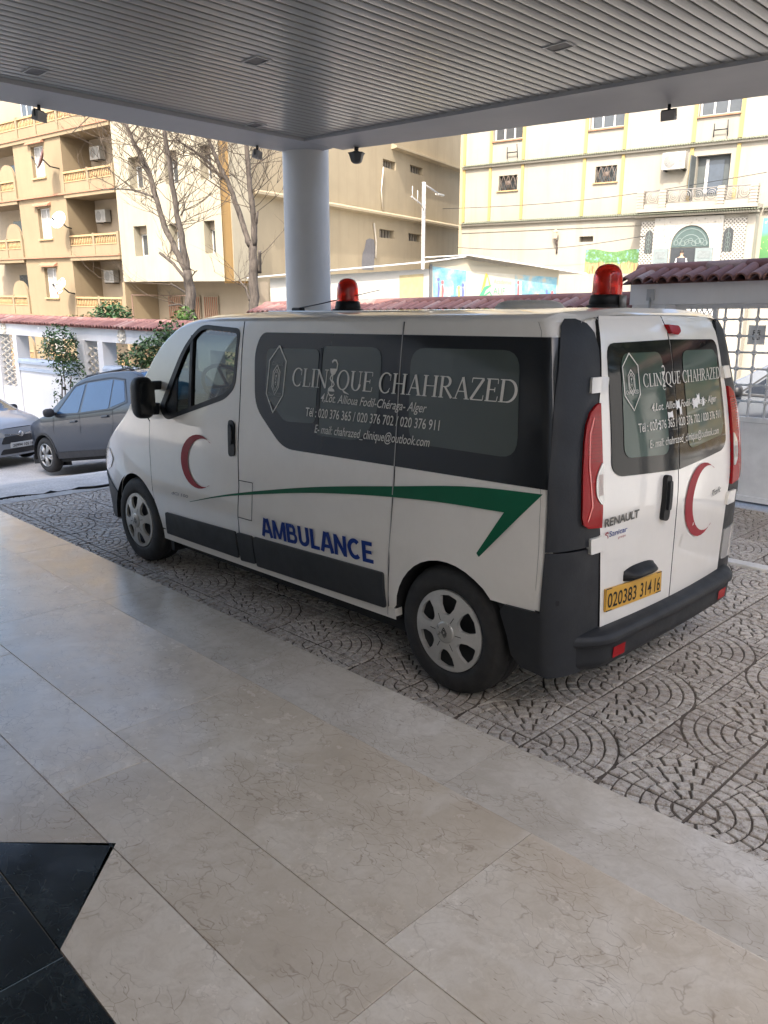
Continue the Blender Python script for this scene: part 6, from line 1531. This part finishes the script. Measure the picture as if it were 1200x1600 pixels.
mb = MB(); panel(mb, [(1.43, 1.2), (3.5, 1.2), (3.45, 2.2), (1.43, 2.3)], fm, -.002, 0, (), .4); pn3 = mb.build('painted_panel', plain('panel_pale', (.36, .345, .28), .7, 0, 0, .1, 1.5), sh, False)
mb = MB(); stroke(mb, [(2.02, 1.30), (2.25, 2.22), (2.42, 1.75)], [.12, .10, .08], fm, .004); mb.build('letter_mark', plain('mark_yellow', (.55, .42, .06), .7), pn3, False)
mb = MB(); stroke(mb, [(2.02, 1.40), (2.20, 1.72), (2.46, 1.82)], [.16, .14, .05], fm, .006); stroke(mb, [(2.12, 1.42), (2.4, 1.6), (2.5, 1.45)], .06, fm, .006); put_text(mb, 'ALIF', fm, 2.56, 1.52, 3.05, 1.50, .24, .004); mb.build('school_name', plain('mark_green', (.06, .30, .14), .7), pn3, False)
mb = MB(); put_text(mb, 'Academie', fm, 2.56, 1.88, 3.32, 1.84, .16, .004); mb.build('school_name_line', plain('mark_tan', (.45, .36, .16), .7), pn3, False)
pal = [(.10, .12, .42), (.55, .10, .10), (.62, .60, .55), (.10, .30, .45), (.60, .45, .10)]
rnd = random.Random(8)
for k, (a, z, hh) in enumerate(((.30, 1.35, .75), (.46, 1.30, .70), (.72, 1.30, .35), (.95, 1.35, .65), (1.12, 1.3, .5), (1.28, 1.3, .6), (3.62, 1.3, .7), (3.72, 1.25, .75), (4.15, 1.3, .3), (4.5, 1.25, .25), (4.9, 1.3, .35), (5.15, 1.3, .3))):
    mb = MB(); stroke(mb, [(a, z), (a+.02, z+hh*.5), (a, z+hh*.75)], [.05, .09, .05], fm, .004); put_poly(mb, arcp(a, z+hh*.88, .055, .065, 0, 360, 10)[:-1], fm, .004, 0, .3); mb.build('painted_figure', plain('figure_%d' % (k % 5), pal[k % 5], .7), pn if a < 2 else pn2, False)
# side facing left, with eave
sh2 = MB(); d = Vector((math.cos(R(-6)-R(108)), math.sin(R(108)-R(-6)), 0))
h0 = R(108); q = Matrix.Rotation(h0, 4, 'Z') @ Vector((math.cos(R(-6)), -math.sin(R(-6)), 0)); q = Vector((q.x, q.y, 0)); nrm = Vector((-q.y, q.x, 0))
if nrm.dot(Vector((-1, -1, 0))) < 0: nrm = -nrm
def LP(s, z, o=0): p = q*s+nrm*o; return (p.x, p.y, z)
mb = MB(); mb.add([LP(.05, -2), LP(8, -2), LP(8, 2.1), LP(.05, 2.36)], [(0, 1, 2, 3)]); mb.build('long_wall', plain('hut_white', (.38, .37, .335), .7, 0, 0, .05, 1), sh, False)
mb = MB(); mb.add([LP(.3, -2, .012), LP(1.35, -2, .012), LP(1.35, 2.15, .012), LP(.3, 2.2, .012)], [(0, 1, 2, 3)]); mb.build('pale_yellow_panel', plain('hut_yellow', (.33, .275, .145), .7), sh, False)
# roof sheets
M_sheet = plain('roof_sheet', (.50, .47, .40), .6, 0, 0, .15, 4)
mb = MB(); mb.add([LP(9, 2.14, .35), LP(-.05, 2.60, .35), (1.33, -.10, 2.80), (3.2, 3.0, 2.9), LP(9, 2.3, -3.5)], [(0, 1, 2, 3, 4)]); mb.add([LP(9, 2.09, .35), LP(-.05, 2.55, .35), (1.33, -.10, 2.75)]+[LP(9, 2.14, .35), LP(-.05, 2.60, .35), (1.33, -.10, 2.80)], [(0, 1, 4, 3), (1, 2, 5, 4)]); mb.build('roof_sheet', plain('sheet_grey', (.42, .42, .42), .5), sh, False)
for k in range(24):
    a0, a1 = 1.33+k*.215, 1.33+(k+1)*.215; z = lambda a: 2.80-(a-1.33)*.113
    mb = MB(); mb.grid(lambda u, v: (a0+(a1-a0)*u, -.35+3.2*v, z(a0+(a1-a0)*u)+.05*math.sin(math.pi*u)+.02*v), 5, 1); mb.grid(lambda u, v: (a0+(a1-a0)*u, -.35, z(a0+(a1-a0)*u)-.02+(.02+.05*math.sin(math.pi*u))*v), 5, 1); mb.build('corrugated_sheet', M_sheet, sh, False)
# parapet scrap wall and cloth behind the tiled wall, right of the hut
rb = far_root('scrap_fence', 'low scrap fence and pale sheets between the hut and the gateway', 'fence', 15.2, -25.5, R(140), 1.0)
rnd = random.Random(4)
for k in range(7):
    mb = MB(); mb.grid(lambda u, v: (k*.8+.78*u, .08*math.sin(9*u+k), -2+(3.35+rnd.uniform(-.05, .25))*v), 6, 1); mb.build('fence_sheet', plain('fence_%d' % (k % 3), [(.34, .31, .26), (.62, .60, .56), (.45, .44, .42)][k % 3], .8), rb, False)
# long overhead wires
for (a, b, lab) in (((-5, .5, 5.35), (7.5, .5, 4.9), 'thin overhead wire crossing the front of the white house'), ((6.8, .4, 3.35), (-1.2, .6, 3.52), 'thin cable sagging along the lower front of the white house')):
    mb = MB(); mb.tube([Vector(a).lerp(Vector(b), k/12)-Vector((0, 0, .25*math.sin(math.pi*k/12))) for k in range(13)], .010, 4); o = mb.build('overhead_wire', M_grey); o.matrix_world = wh.matrix_world; tag(o, lab, 'wire', 'overhead wires')

# ---- what stands beyond the open right side (seen mirrored in the rear windows)
nb = thing('neighbour_building', 'sunlit beige building mirrored in the rear window of the ambulance', 'building', (-16, -34, -2))
mb = MB(); holes = [(-6+4*k, -4.6+4*k, 3+3.2*j, 4.6+3.2*j) for k in range(4) for j in range(3)]
wall_with_holes(mb, -9, 10, 0, 13, -.3, 0, holes); mb.build('front_wall', M_beige, nb, False)
mb = MB(); mb.box(-9, 10, -.35, -9, 0, 13); mb.build('core_wall', M_beige2, nb)
for h in holes: window(nb, *h, -.2, 2)
nt_ = shrub('street_tree', 'green street tree mirrored in the rear window of the ambulance', (-6.2, -10.5, -.4), [(0, 0, 5.2, 1.8, 1.6, 1.3), (1.2, .3, 4.4, 1.2, 1.2, .9), (-1.2, 0, 4.2, 1.3, 1.2, .9), (.2, 0, 6.3, 1.0, 1.0, .8)], [[(0, 0, 0), (.1, 0, 2), (0, 0, 4.2)], [(.05, 0, 2.4), (.9, .2, 3.6), (1.3, .3, 4.4)], [(.05, 0, 2.6), (-.9, 0, 3.6), (-1.3, 0, 4.3)]], 5200, .2, (.045, .09, .03), 31, 'tree')

for k, (x_, y_, h_) in enumerate(((-2.2, -10.2, 0), (-10.5, -9.0, .6), (-14.5, -15, 1.2))):
    shrub('street_tree', ('broad green street tree mirrored at the right of the rear window', 'tall green street tree mirrored low in the rear window', 'far green street tree mirrored at the left of the rear window')[k], (x_, y_, -.4), [(0, 0, 4.6+h_, 2.2, 1.9, 1.7), (1.4, .3, 3.6, 1.4, 1.4, 1.2), (-1.4, 0, 3.4, 1.5, 1.4, 1.2), (.2, 0, 6.3+h_, 1.2, 1.2, .9)], [[(0, 0, 0), (.1, 0, 2), (0, 0, 4.2)], [(.05, 0, 2.0), (.9, .2, 3.0), (1.3, .3, 3.8)]], 4200, .26, (.04, .08, .028), 41+k, 'tree')
